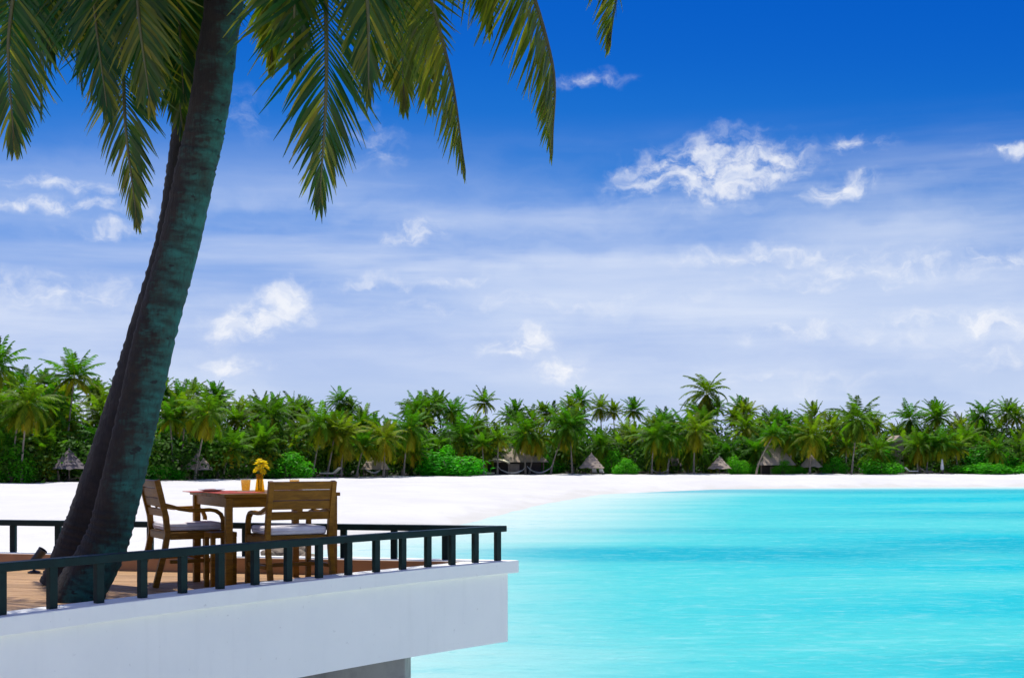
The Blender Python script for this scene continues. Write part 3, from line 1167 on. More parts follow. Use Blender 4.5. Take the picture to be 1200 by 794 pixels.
def near_frond(pts, parent, org, seed, leaf=0.62, age=0.0, roll=0.0, n=74, grav=0.38, start=0.12, upc=0.15, tw=0.0):
    """one frond: midrib along pts, drooping leaflets both sides"""
    rr = random.Random(seed)
    P = spline(pts, 40)
    Ls = [0]
    for a, b in zip(P, P[1:]):
        Ls.append(Ls[-1] + (b - a).length)
    tot = Ls[-1]

    def pt(s):
        x = s * tot
        k = 0
        while k < len(Ls) - 2 and Ls[k + 1] < x:
            k += 1
        f = (x - Ls[k]) / max(Ls[k + 1] - Ls[k], 1e-6)
        return P[k].lerp(P[k + 1], min(max(f, 0), 1)), (P[k + 1] - P[k]).normalized()

    mb = MB()
    horiz = Vector((P[-1].x - P[0].x, P[-1].y - P[0].y, 0)).normalized()
    side0 = Vector((-horiz.y, horiz.x, 0))
    side0 = (Matrix.Rotation(tw, 4, 'Z') @ (Matrix.Rotation(roll, 4, horiz) @ side0))
    brown_at = rr.uniform(0.55, 0.9)
    for i in range(n):
        s = start + (1 - start) * (i / (n - 1)) ** 0.93
        p, t = pt(s)
        sd_ = (side0 - t * side0.dot(t)).normalized()
        up = sd_.cross(t).normalized()
        prof = (0.42 + 0.58 * min(1, (s - start) / 0.22)) * (1 - 0.84 * max(0, (s - 0.38) / 0.62) ** 1.25)
        for sg in (-1, 1):
            ll = leaf * prof * rr.uniform(0.78, 1.14)
            if rr.random() < 0.03:
                ll *= rr.uniform(0.3, 0.7)
            fw = 0.36 + 0.5 * s + 1.3 * max(0, s - .7) / .3 + 5 * max(0, s - .94) / .06 + rr.uniform(-.09, .09)
            d = (sd_ * sg + t * fw + up * (upc + rr.uniform(-.12, .12))).normalized()
            wd = 0.0150 * rr.uniform(0.8, 1.15) * (0.75 + 0.25 * prof)
            wv = t - d * t.dot(d)
            wv = (wv.normalized() + up * rr.uniform(-.35, .35)).normalized()
            pos = p.copy()
            vs, cs = [], []
            NS = 5
            if rr.random() < .035:
                continue
            g = grav * rr.uniform(0.4, 1.9)
            curl = t * rr.uniform(-.35, .45) + up * rr.uniform(-.3, .3)
            yel = max(0, min(1, age * .7 + rr.gauss(0, 0.05) + (rr.uniform(.2, .7) if rr.random() < .05 + age * .3 else 0) + (0.25 if s > brown_at and rr.random() < 0.2 else 0)))
            val = rr.uniform(0.3, 0.7)
            bl = rr.random() < 0.25
            for k in range(NS + 1):
                f = k / NS
                w_ = wd * (0.22 + 1.75 * f if f < 0.4 else 0.92 * (1 - ((f - 0.4) / 0.6) ** 1.6)) + 0.0012
                vs += [pos - wv * w_ - org, pos + wv * w_ - org]
                a_ = min(1, yel + (0.55 * max(0, f - 0.7) / 0.3 if bl else 0))
                cs += [(a_, val, 0, 1)] * 2
                d2 = (d + Vector((0, 0, -1)) * g * f * 1.15 + curl * f * f).normalized()
                pos = pos + d2 * ll / NS
            b = len(mb.v)
            mb.v += [tuple(v) for v in vs]
            mb.c += cs
            mb.f += [(b + 2 * k, b + 2 * k + 1, b + 2 * k + 3, b + 2 * k + 2) for k in range(NS)]
    mb.use_col = True
    fo = link('frond', mb.mesh('frond', M['palm_near']), parent)
    rb = MB()
    rb.tube([p - org for p in P], [0.030 * (1 - i / 39) ** 0.8 + 0.0035 for i in range(40)], 6)
    rb.build('midrib', M['midrib'], fo, smooth=True)
    return fo


def arch(c, az_, reach, rise, drop, bend=0.0):
    """a frond's path from crown c: rises, arches over and hangs; az_ clockwise from +Y"""
    h = Vector((math.sin(az_), math.cos(az_), 0))
    s = Vector((h.y, -h.x, 0)) * bend
    return [c, c + h * reach * .32 + Vector((0, 0, rise * .75)) + s * .15, c + h * reach * .66 + Vector((0, 0, rise * .85)) + s * .45,
            c + h * reach * .9 + Vector((0, 0, rise * .2 - drop * .35)) + s * .8, c + h * reach + Vector((0, 0, -drop)) + s]


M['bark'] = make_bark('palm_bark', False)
M['bark_dark'] = make_bark('palm_bark_dark', True)

# main palm: pixels of the trunk's middle line, followed up out of the frame
D1 = 9.3
base1 = on_z(97, 702, DECK)
tr1 = [(base1.x - 0.06, D1 - .0, DECK - 0.02)] + [tuple(at(x, y, d)) for x, y, d in
      ((122, 640, 9.3), (137, 590, 9.3), (160, 490, 9.32), (182, 390, 9.35), (210, 289, 9.4), (230, 200, 9.4), (243, 140, 9.4), (263, 0, 9.4),
       (281, -130, 9.4), (294, -260, 9.4), (302, -330, 9.4))]
crown1 = Vector(tr1[-1])
p1 = tag(empty('coconut_palm', (tr1[0][0], tr1[0][1], DECK)), 'big leaning coconut palm with a green tinged trunk in front on the terrace', 'palm tree', 'coconut palms growing through the terrace')
O1 = Vector((tr1[0][0], tr1[0][1], DECK))
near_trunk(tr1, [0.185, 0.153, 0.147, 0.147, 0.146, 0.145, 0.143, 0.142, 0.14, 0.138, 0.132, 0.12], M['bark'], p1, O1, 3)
D2 = 10.45
tr2 = [tuple(at(x, y, d)) for x, y, d in ((74, 688, 10.45), (92, 640, 10.45), (110, 590, 10.45), (143, 490, 10.45), (173, 390, 10.45), (202, 289, 10.45),
       (217, 200, 10.45), (228, 117, 10.45), (240, 0, 10.45), (246, -120, 10.45), (248, -200, 10.45))]
crown2 = Vector(tr2[-1])
p2 = tag(empty('coconut_palm', (tr2[0][0], tr2[0][1], DECK)), 'dark coconut palm trunk leaning close behind the big green tinged one', 'palm tree', 'coconut palms growing through the terrace')
O2 = Vector((tr2[0][0], tr2[0][1], DECK))
near_trunk(tr2, [0.19, 0.165, 0.16, 0.158, 0.155, 0.152, 0.15, 0.148, 0.145, 0.14, 0.12], M['bark_dark'], p2, O2, 5)


def hang(c, tip_px, d_tip, top_px, d_top, **kw):
    """path from the crown over a high point to a tip, both given where they stand"""
    a, b = at(*top_px, d_top), at(*tip_px, d_tip)
    m = c.lerp(a, 0.5) + Vector((0, 0, 0.25))
    k_ = a.lerp(b, 0.5) + (a - c) * 0.10
    return [c, m, a, k_, b]


FR1 = [  # crown 1: tip pixel, its distance, high point, its distance, leaf length, age, roll, droop of the leaflets, twist
    ((375, 230), 8.6, (374, -130), 8.4, 1.12, .05, 8, .10, 0),
    ((544, 190), 9.0, (466, -110), 9.1, .95, .34, 0, .75, 25),
    ((648, 168), 9.3, (584, -90), 9.3, .95, .30, 0, .85, 15),
    ((716, 46), 10.2, (657, -170), 10.0, 1.0, .32, 0, .8, 15),
    ((505, 115), 10.6, (442, -150), 10.2, .95, .34, 0, .5, 35),
    ((318, 75), 11.2, (325, -160), 10.8, .86, .42, 10, .1, 0),
    ((432, 105), 8.1, (402, -170), 8.3, .92, .12, 0, .2, 0),
    ((474, 118), 9.8, (430, -190), 9.6, .95, .36, 0, .3, 50),
    ((345, 70), 8.3, (335, -200), 8.4, .92, .08, 10, .1, 0),
    ((575, 30), 10.6, (520, -190), 10.4, .88, .22, 0, .5, 20),
]
for i, (tp, dt, hp, dh, lf, ag, rl, uc, tw_) in enumerate(FR1):
    near_frond(hang(crown1, tp, dt, hp, dh), p1, O1, 100 + i, lf, ag, R(rl), 132, upc=uc, grav=0.32, tw=R(tw_))
FR2 = [
    ((16, 165), 9.4, (52, -130), 9.3, 1.10, .02, 0, .1, 65),
    ((160, 254), 9.6, (152, -60), 9.5, .84, .10, 5, .1, 0),
    ((214, 150), 10.0, (196, -140), 9.9, .84, .06, 10, .1, 0),
    ((95, 95), 10.9, (105, -150), 10.7, .98, .03, 10, .1, 50),
    ((48, 125), 11.4, (85, -170), 11.0, .96, .10, 0, .1, 60),
    ((176, 120), 9.0, (165, -150), 9.2, .94, .15, 0, .1, 0),
    ((-30, 110), 9.9, (15, -190), 10.1, 1.0, .05, 0, .1, 60),
    ((125, 125), 9.3, (122, -180), 9.4, .96, .0, 0, .1, 20),
    ((215, 110), 9.7, (210, -170), 9.7, .90, .03, 0, .1, 0),
    ((60, 60), 10.1, (72, -200), 10.0, 1.0, .05, 0, .1, 60),
    ((235, 70), 10.3, (225, -190), 10.2, .9, .10, 0, .1, 0),
    ((112, 62), 9.8, (112, -220), 9.9, 1.0, .0, 0, .1, 40),
    ((190, 85), 10.6, (182, -210), 10.5, .95, .02, 0, .1, 0),
    ((20, 70), 9.6, (40, -220), 9.6, 1.0, .0, 0, .1, 60),
]
for i, (tp, dt, hp, dh, lf, ag, rl, uc, tw_) in enumerate(FR2):
    near_frond(hang(crown2, tp, dt, hp, dh), p2, O2, 200 + i, lf, ag, R(rl), 132, upc=uc, grav=0.32, tw=R(tw_))
# the rest of both crowns, above the frame
for c, p, O, sd0, n_ in ((crown1, p1, O1, 300, 13), (crown2, p2, O2, 400, 14)):
    rr = random.Random(sd0)
    for i in range(n_):
        a = i * 2 * math.pi / n_ + rr.uniform(-.15, .15)
        hi = i % 2
        if abs((a - R(345) + math.pi) % (2 * math.pi) - math.pi) < R(28):
            continue                     # fronds left out towards the sun so that light reaches the table
        near_frond(arch(c, a, rr.uniform(2.6, 3.2), (1.3 if hi else 0.75) * rr.uniform(.8, 1.1), rr.uniform(-.5, .25) if hi else rr.uniform(.1, .6), rr.uniform(-.3, .3)),
                   p, O, sd0 + i + 1, 0.62, rr.uniform(0, .15), 0, 60)

# ------------------------------------------------------------------ far shore
TREELINE = np.array([(-160, 118), (-90, 135), (-53, 146), (-33, 164), (-12, 186), (0, 197), (30, 201), (60, 203), (90, 205), (140, 207), (200, 206)], float)


la = beach.data.attributes.new('litter', 'FLOAT', 'POINT')
bco = np.empty(len(beach.data.vertices) * 3, dtype=np.float32)
beach.data.vertices.foreach_get('co', bco)
bco = bco.reshape(-1, 3)
la.data.foreach_set('value', (bco[:, 1] - np.interp(bco[:, 0], TREELINE[:, 0], TREELINE[:, 1])).astype(np.float32))


def tree_y(x):
    return float(np.interp(x, TREELINE[:, 0], TREELINE[:, 1]))


def far_at(px, back=0.0):
    """point of the far ground seen in column px, `back` metres behind the trees' front line"""
    d = 180.0
    for _ in range(25):
        d = tree_y((px - 600) / 1500 * d) + back
    x = (px - 600) / 1500 * d
    return Vector((x, d, ground(x, d)))


def far_crown(seed, n_fr, L, droop, skirt, wind=-0.22):
    rr = random.Random(seed)
    mb = MB()
    for i in range(n_fr):
        a = i * 2.39996 + rr.uniform(-.25, .25)
        f = i / (n_fr - 1)
        e0 = R(82 - (112 + skirt) * f ** 0.9 + rr.uniform(-9, 9))
        le = L * (0.62 + 0.38 * math.sin(math.pi * min(1, 0.22 + f * 0.75))) * rr.uniform(.88, 1.1)
        h = Vector((math.cos(a), math.sin(a), 0))
        sdv = Vector((-h.y, h.x, 0))
        pos = Vector((0, 0, 0.1))
        P = []
        N = 9
        bend = rr.uniform(-.25, .25)
        for k in range(N + 1):
            P.append(pos.copy())
            e = e0 - R(droop) * (k / N) ** 1.15 * (0.38 + 0.72 * math.cos(e0))
            e = max(e, R(-86))
            dv = h * math.cos(e) + Vector((0, 0, math.sin(e))) + sdv * bend * (k / N) + Vector((wind * (k / N), 0, 0))
            pos = pos + dv * le / N
        age = max(0, min(1, (f - 0.55) * 1.6 + rr.uniform(-.12, .12)))
        if f > 0.9 and rr.random() < .6:
            age = min(1, age + .4)
        nl = 22
        fv = rr.uniform(-.28, .28)
        for j in range(nl):
            s = 0.14 + 0.86 * j / (nl - 1)
            x = s * N
            k = min(int(x), N - 1)
            p = P[k].lerp(P[k + 1], x - k)
            t = (P[k + 1] - P[k]).normalized()
            up = sdv.cross(t)
            if up.z < 0:
                up = -up
            prof = (0.5 + 0.5 * min(1, (s - .14) / .2)) * (1 - 0.55 * max(0, (s - .5) / .5))
            for sg in (-1, 1):
                ll = 0.92 * prof * rr.uniform(.8, 1.15) * L / 4.2
                d = (sdv * sg + t * (0.5 + 0.7 * s) + Vector((0, 0, -1)) * rr.uniform(.25, .75)).normalized()
                w = 0.085 * rr.uniform(.8, 1.2)
                val = min(1, max(0, .5 + fv + rr.uniform(-.2, .2)))
                mid = p + d * ll * .5
                tp = p + d * ll + Vector((0, 0, -.14 * ll))
                mb.add([p - t * w * .6, mid - t * w, tp, mid + t * w, p + t * w * .6], [(0, 1, 3, 4), (1, 2, 3)], (age, val, 0, 1))
        mb.add([P[0] + sdv * .035, P[0] - sdv * .035, P[N // 2] - sdv * .03, P[N // 2] + sdv * .03], [(0, 1, 2, 3)], (min(1, age + .4), .6, 0, 1))
    # a few nuts under the crown
    for i in range(7):
        a = i * 0.9 + rr.uniform(0, .5)
        c = Vector((math.cos(a) * .26, math.sin(a) * .26, -.12 + rr.uniform(-.12, .06)))
        r = .13
        vs = [c + Vector(q) * r for q in ((1, 0, 0), (-1, 0, 0), (0, 1, 0), (0, -1, 0), (0, 0, 1.2), (0, 0, -1.2))]
        mb.add(vs, [(0, 2, 4), (2, 1, 4), (1, 3, 4), (3, 0, 4), (2, 0, 5), (1, 2, 5), (3, 1, 5), (0, 3, 5)], (.8, .5, 0, 1))
    return mb.mesh('crown', M['palm_far'])


CROWNS = [far_crown(50 + i, n_, L, dr, sk) for i, (n_, L, dr, sk) in enumerate(
    ((36, 4.3, 66, 25), (32, 4.1, 52, 8), (38, 4.5, 76, 36), (28, 3.9, 50, -4), (36, 4.3, 84, 30), (34, 3.8, 46, 6), (36, 4.2, 62, 28), (34, 4.0, 72, 34)))]


def far_palm(base, top, label, group, crown=None, scale=1.0, lean=0.0, rt=0.13):
    e = empty('palm_tree', base)
    tag(e, label, 'palm tree', group)
    dv = top - base
    mb = MB()
    pts, rad = [], []
    for k in range(7):
        f = k / 6
        bow = math.sin(f * math.pi) * lean
        pts.append(Vector((dv.x * (f ** 1.25) + bow, dv.y * f, dv.z * f - 0.15 * (k == 0))))
        rad.append(rt * (1.55 - .62 * min(1, f * 3) if f < .34 else .93 - .25 * f))
    mb.tube(pts, rad, 7)
    mb.build('trunk', M['far_trunk'], e, smooth=True)
    c = link('crown', crown or random.choice(CROWNS), e)
    c.location = dv
    c.rotation_euler = (random.uniform(-.14, .14), random.uniform(-.14, .14) + dv.x * .02, random.uniform(-1.6, 1.6))
    c.scale = (scale * random.uniform(.92, 1.08), scale * random.uniform(.92, 1.08), scale * random.uniform(.95, 1.1))
    return e


def px_palm(bx, cx, cy, back, label, crown=None, scale=1.0, lean=0.0, group='palms standing along the far beach', rt=0.13):
    b = far_at(bx, back)
    t = at(cx, cy, b.y)
    return far_palm(b, t, label, group, crown, scale, lean, rt)


HERO = [  # base x, crown x, crown y, metres behind the front, label, crown kind, size
    (25, 33, 474, -.5, 'tall palm at far left with brown skirt, left of the dark thatched umbrella', 2, 1.02),
    (13, 22, 487, 1, 'slimmer palm leaning just left of the tall skirted palm at far left', 1, .85),
    (76, 87, 443, 9, 'tallest palm at the left, rising behind the dark thatched umbrella', 1, 1.06),
    (-4, -3, 432, 6, 'palm cut off by the left edge of the picture', 1, 1.05),
    (60, 58, 478, 8, 'palm between the two tall palms at far left', 4, .85),
    (203, 199, 492, 1.0, 'small bright green palm right beside the near trunk on the far beach', 3, .80),
    (213, 217, 484, 2.5, 'pale trunked palm leaning right of the small bright palm', 0, .85),
    (228, 243, 486, -2.4, 'palm whose thin trunk crosses the left pale thatched umbrella', 2, 1.0),
    (261, 271, 527, 1.5, 'short spreading palm right of the left pale thatched umbrella', 1, .85),
    (307, 307, 516, 4, 'short yellowish palm above the flower vase', 3, .78),
    (318, 318, 490, 10, 'palm with orange nuts above the round bush behind the table', 4, 1.0),
    (366, 376, 500, 2, 'leaning palm right of the round bush behind the table', 0, .95),
    (383, 392, 508, 1, 'slanting palm above the white beach lounger', 3, .9),
    (400, 404, 514, -.3, 'yellowish palm just right of the white beach lounger', 2, .9),
    (418, 426, 524, 0, 'short palm left of the hut with the white hammock', 1, .8),
    (449, 450, 516, -2.2, 'palm standing in front of the hut with the white hammock', 4, 1.0),
    (473, 480, 503, 1, 'palm between the hammock hut and the wide bright bush', 2, 1.0),
    (538, 540, 512, 6, 'palm rising out of the wide bright bush', 0, 1.0),
    (567, 565, 521, 0, 'small palm at the left end of the cream canopy', 3, .72),
    (583, 584, 516, -.5, 'small yellowish palm in front of the cream canopy', 3, .75),
    (616, 616, 509, 1, 'palm between the two pale hammocks, left trunk of the pair', 2, .95),
    (620, 630, 514, 2, 'leaning palm between the two pale hammocks, right trunk of the pair', 0, .9),
    (645, 662, 504, 1, 'palm with a slanting pale trunk at the end of the right pale hammock', 4, 1.0),
    (671, 668, 500, 0, 'upright palm left of the middle pale thatched umbrella', 2, 1.0),
    (764, 768, 513, 1, 'palm holding the left end of the grey hammock', 0, 1.0),
    (782, 787, 512, 1, 'palm holding the right end of the grey hammock', 4, .95),
    (813, 815, 506, .5, 'straight pale trunked palm left of the umbrella by the narrow bush', 2, 1.0),
    (873, 874, 502, 9, 'slim palm behind the narrow bush left of the thatched villa', 1, .9),
    (886, 906, 511, -1.2, 'strongly leaning palm in front of the thatched villa', 3, .85),
    (925, 927, 512, .5, 'palm standing at the right corner of the thatched villa', 2, .95),
    (949, 951, 512, -2.0, 'palm in front of the small peaked umbrella at the right', 0, 1.0),
    (962, 973, 506, 4, 'leaning palm behind and right of the small peaked umbrella', 1, .95),
    (998, 1005, 492, -1.6, 'tall front palm on the right beach with a shadow at its foot', 2, 1.08),
    (992, 992, 524, 1, 'shorter leaning palm beside the tall front palm on the right', 3, .75),
    (1076, 1076, 524, 1, 'dark palm left of the grey loungers on the right beach', 2, .85),
    (1086, 1090, 522, 1.5, 'leaning palm behind the grey loungers on the right beach', 4, .85),
    (1105, 1104, 522, 1, 'palm behind the folded white parasol', 0, .85),
    (828, 828, 462, 26, 'tallest palm of the middle, standing out above the treetops', 4, 1.18),
    (1180, 1180, 484, 22, 'tall palm near the right edge of the picture', 1, .9),
    (1152, 1151, 487, 22, 'tall palm second from the right edge of the picture', 4, .9),
    (1098, 1098, 490, 22, 'tall palm right of the gap in the right treetops', 1, .95),
    (1066, 1066, 492, 20, 'palm bordering the gap in the right treetops', 2, .9),
]
for (bx, cx, cy, bk, lab, ck, s_) in HERO:
    px_palm(bx, cx, cy, bk, lab, CROWNS[ck], s_, random.uniform(-.15, .15))

SIL = np.array([(-150, 425), (0, 428), (60, 432), (120, 440), (165, 440), (225, 443), (255, 448), (285, 450), (305, 456), (325, 458), (350, 462), (395, 450),
                (415, 468), (440, 464), (475, 459), (490, 462), (525, 457), (550, 472), (575, 457), (600, 470), (625, 464), (650, 466), (668, 455), (700, 463), (725, 468),
                (740, 463), (760, 472), (785, 468), (805, 462), (860, 468), (885, 468), (915, 471), (935, 476), (950, 471), (978, 471), (1004, 469), (1030, 488),
                (1045, 492), (1066, 478), (1085, 490), (1098, 470), (1120, 485), (1150, 470), (1165, 482), (1180, 467), (1200, 480), (1400, 470)], float)
ROWS = [(4, 54, 30), (9, 42, 34), (15, 28, 38), (21, 14, 46), (27, 0, 60)]
SIZE = [(.75, 1.12), (.72, 1.1), (.7, 1.05), (.66, 1.0), (.66, .95)]
JIT = [(-10, 14), (-14, 14), (-14, 12), (-8, 10), (-4, 9)]
GRP = 'palms massed along the far shore'
MARKS = [(-10, 'far left edge'), (75, 'dark thatched umbrella'), (130, 'near palm trunks'), (200, 'small bright palm'), (245, 'left pale thatched umbrella'),
         (290, 'flower vase'), (340, 'round bush behind the table'), (388, 'white beach lounger'), (440, 'hammock hut'), (495, 'left half of the widest bush'), (535, 'right half of the widest bush'),
         (580, 'cream canopy'), (625, 'two pale hammocks'), (670, 'slanting pale trunk'), (710, 'middle pale umbrella'), (770, 'grey hammock'), (815, 'straight pale trunk'), (850, 'narrow upright bush'),
         (905, 'thatched villa'), (950, 'small peaked umbrella'), (1000, 'tall front palm'), (1040, 'tan villa corner'), (1090, 'grey loungers'), (1150, 'long low bush'), (1210, 'far right edge')]
ROWW = ['front', 'second', 'middle', 'fourth', 'rearmost']


def belt_label(px, ri):
    nm = min(MARKS, key=lambda m_: abs(m_[0] - px))[1]
    return 'palm in the %s row above the %s' % (ROWW[ri], nm)


for ri, (bk, low, npal) in enumerate(ROWS):
    for i in range(npal):
        px = -70 + 1340 * (i + 0.5 + random.uniform(-.42, .42)) / npal + (ri % 2) * 17
        if 150 < px < 176 and ri < 3:
            continue
        b = far_at(px, bk + random.uniform(-2.5, 2.5))
        kpx = 1500 / b.y
        ytop = float(np.interp(px, SIL[:, 0], SIL[:, 1])) + low * (b.y and 1) * (kpx / 7.4) + random.uniform(*JIT[ri])
        cs = random.uniform(*SIZE[ri])
        cy = ytop + 3.4 * cs * kpx
        top = at(px + random.gauss(0, 9), cy, b.y)
        if top.z < 4.2:
            top.z = 4.2 + random.uniform(0, 1)
        far_palm(b, top, belt_label(px, ri), GRP, None, cs, random.uniform(-.3, .3), .12)


def leaf_blob(seed, n, lobes, size, flat=0.55):
    """many leaf faces spread through the outer part of a few joined lobes; unit bush about 1 wide, 1 high"""
    rr = random.Random(seed)
    mb = MB()
    for i in range(n):
        c, r = rr.choice(lobes)
        while True:
            q = Vector((rr.uniform(-1, 1), rr.uniform(-1, 1), rr.uniform(-1, 1)))
            if 0.15 < q.length < 1:
                break
        q = q.normalized() * (rr.random() ** 0.33) ** 1.2 * (rr.uniform(1.05, 1.35) if rr.random() < .14 else 1)
        p = Vector(c) + Vector((q.x * r[0], q.y * r[1], q.z * r[2]))
        if p.z < 0:
            p.z = -p.z * .3
        nrm = (q + Vector((rr.gauss(0, .45), rr.gauss(0, .45), rr.gauss(0.35, .45)))).normalized()
        u = nrm.orthogonal().normalized()
        u = Matrix.Rotation(rr.uniform(0, 6.28), 3, nrm) @ u
        w = nrm.cross(u)
        s = size * rr.uniform(.7, 1.35)
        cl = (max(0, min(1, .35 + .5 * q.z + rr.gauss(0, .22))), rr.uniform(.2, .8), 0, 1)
        mb.add([p - u * s, p + w * s * flat, p + u * s + nrm * s * -.25, p - w * s * flat], [(0, 1, 2, 3)], cl)
    return mb


BLOBS = []
for sd_, lobes in ((1, [((0, 0, .35), (.42, .42, .42)), ((-.28, .05, .25), (.26, .3, .3)), ((.27, -.05, .28), (.27, .3, .34)), ((.05, 0, .62), (.26, .3, .3))]),
                   (2, [((-.2, 0, .4), (.32, .4, .46)), ((.2, 0, .3), (.34, .4, .34)), ((.02, .1, .15), (.5, .4, .2))]),
                   (3, [((0, 0, .25), (.5, .45, .27)), ((-.3, 0, .3), (.24, .3, .32)), ((.1, 0, .45), (.24, .3, .34)), ((.36, 0, .22), (.18, .2, .28)), ((-.1, -.15, .3), (.3, .3, .34))])):
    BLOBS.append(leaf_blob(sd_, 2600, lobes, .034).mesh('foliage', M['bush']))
twig_mb = MB()
for i in range(7):
    a = i * .9
    twig_mb.tube([(0.02 * math.cos(a), 0.02 * math.sin(a), -0.02), (.14 * math.cos(a), .14 * math.sin(a), .25), (.3 * math.cos(a), .26 * math.sin(a), .5)], [.012, .009, .004], 5)
TWIG = twig_mb.mesh('stem', M['post'])


def bush(px0, px1, ytop, back, label, kind, group='bright bushes along the far beach', cat='bush', name='bush'):
    b = far_at((px0 + px1) / 2, back)
    w = (px1 - px0) / 1500 * b.y
    h = EYE + (530 - ytop) / 1500 * b.y - b.z
    e = empty(name, b)
    tag(e, label, cat, group)
    f = link('foliage', BLOBS[kind], e)
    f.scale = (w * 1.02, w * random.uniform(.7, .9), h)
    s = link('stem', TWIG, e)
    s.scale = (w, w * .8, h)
    return e


BUSH = [(-14, 42, 515, .5, 'bright bush at the far left edge under the tall skirted palm', 0),
        (100, 150, 530, 3, 'bush behind the near palm trunks right of the dark thatched umbrella', 1),
        (160, 216, 536, -.5, 'low bright bush to the right of the near trunk, left of the pale umbrella', 2),
        (308, 368, 526, -.5, 'round bright bush behind the dining table', 0),
        (484, 568, 520, -.5, 'widest bright bush in the middle of the far beach', 1),
        (505, 540, 517, 1.5, 'taller bush growing at the back of the widest bright bush', 0),
        (628, 662, 528, 6, 'bush behind the right pale hammock', 1),
        (700, 735, 522, 4, 'dark green bush behind the middle pale thatched umbrella', 0),
        (718, 748, 535, -.5, 'small round bright bush right of the middle pale umbrella', 0),
        (852, 878, 529, 0, 'narrow upright bright bush right of the small pale umbrella', 1),
        (876, 896, 536, 2, 'small bush left of the leaning palm at the villa', 2),
        (904, 932, 537, -.4, 'bush hiding the lower right of the thatched villa', 0),
        (928, 946, 541, 0, 'small bush left of the small peaked umbrella', 2),
        (962, 994, 532, .5, 'bush between the peaked umbrella and the tall front palm', 0),
        (1008, 1058, 533, -.4, 'wide bush right of the tall front palm on the right', 1),
        (1014, 1054, 522, 5, 'taller darker bush behind the wide bush at the right', 0),
        (1112, 1192, 537, -.5, 'long low bright bush near the right edge', 2),
        (1130, 1200, 515, 6, 'tall leafy thicket behind the long low bush at the right edge', 1),
        (380, 398, 548, 4, 'tiny bush behind the white beach lounger', 0),
        (1195, 1260, 530, 1, 'bush cut off by the right edge of the picture', 0)]
for a in BUSH:
    bush(*a)

# undergrowth that fills the palm belt: one uncounted mass
mb = MB()
rr = random.Random(77)
for i in range(70000):
    px = rr.uniform(-110, 1310)
    bk = 3.5 + 30 * rr.random()
    b = far_at_x = None
    x = (px - 600) / 1500 * 190
    y = tree_y(x) + bk
    x = (px - 600) / 1500 * y
    lump = 0.55 + 0.45 * math.sin(x * .55 + bk * .7) * math.sin(x * .23 + 1.7) + 0.3 * math.sin(x * 1.3 + bk)
    top = (2.6 + 2.0 * lump + min(bk, 24) * .17)
    p = Vector((x, y, 0.95 + max(.05, top) * rr.random() ** .7))
    nrm = Vector((rr.gauss(0, .5), rr.gauss(-.35, .5), rr.gauss(.6, .45))).normalized()
    u = Matrix.Rotation(rr.uniform(0, 6.28), 3, nrm) @ nrm.orthogonal().normalized()
    w = nrm.cross(u)
    s = rr.uniform(.16, .42)
    mb.add([p - u * s, p + w * s * .55, p + u * s, p - w * s * .55], [(0, 1, 2, 3)], (rr.random(), rr.uniform(.1, .9), 0, 1))
for i in range(22000):
    px = rr.uniform(-140, 1340)
    bk = rr.uniform(33, 44)
    x = (px - 600) / 1500 * 190
    y = tree_y(x) + bk
    x = (px - 600) / 1500 * y
    p = Vector((x, y, 0.9 + (5.6 + 1.3 * math.sin(x * .4)) * rr.random() ** .8))
    nrm = Vector((rr.gauss(0, .5), rr.gauss(-.6, .5), rr.gauss(.5, .45))).normalized()
    u = Matrix.Rotation(rr.uniform(0, 6.28), 3, nrm) @ nrm.orthogonal().normalized()
    w = nrm.cross(u)
    s = rr.uniform(.35, .7)
    mb.add([p - u * s, p + w * s * .55, p + u * s, p - w * s * .55], [(0, 1, 2, 3)], (rr.random(), rr.uniform(.1, .9), 0, 1))
ug = link('undergrowth', mb.mesh('undergrowth', M['under']))
tag(ug, 'dark leafy undergrowth filling the palm belt behind the beach', 'undergrowth', kind='stuff')


# ------------------------------------------------------------------ huts, parasols, hammocks, loungers
def thatch_cone(mb, r, z0, z1, n=26, layers=5, seed=0, sag=0.06):
    rr = random.Random(seed)
    for L_ in range(layers):
        f0, f1 = L_ / layers, (L_ + 1) / layers
        ra, rb = r * (1 - f0) + .02, r * (1 - f1) + .02
        za, zb = z0 + (z1 - z0) * f0, z0 + (z1 - z0) * f1
        vs, fs = [], []
        for k in range(n):
            a = 2 * math.pi * k / n
            jr = rr.uniform(.0, .11) * r
            vs.append((math.cos(a) * (ra + .05 * r + jr), math.sin(a) * (ra + .05 * r + jr), za - sag * rr.uniform(.4, 3.6)))
            vs.append((math.cos(a) * rb, math.sin(a) * rb, zb))
        for k in range(n):
            a, c = 2 * k, 2 * ((k + 1) % n)
            fs.append((a, c, c + 1, a + 1))
        mb.add(vs, fs)
    mb.lathe([(r * .98, z0 - .02), (0.03, z0 + (z1 - z0) * .86)], n)


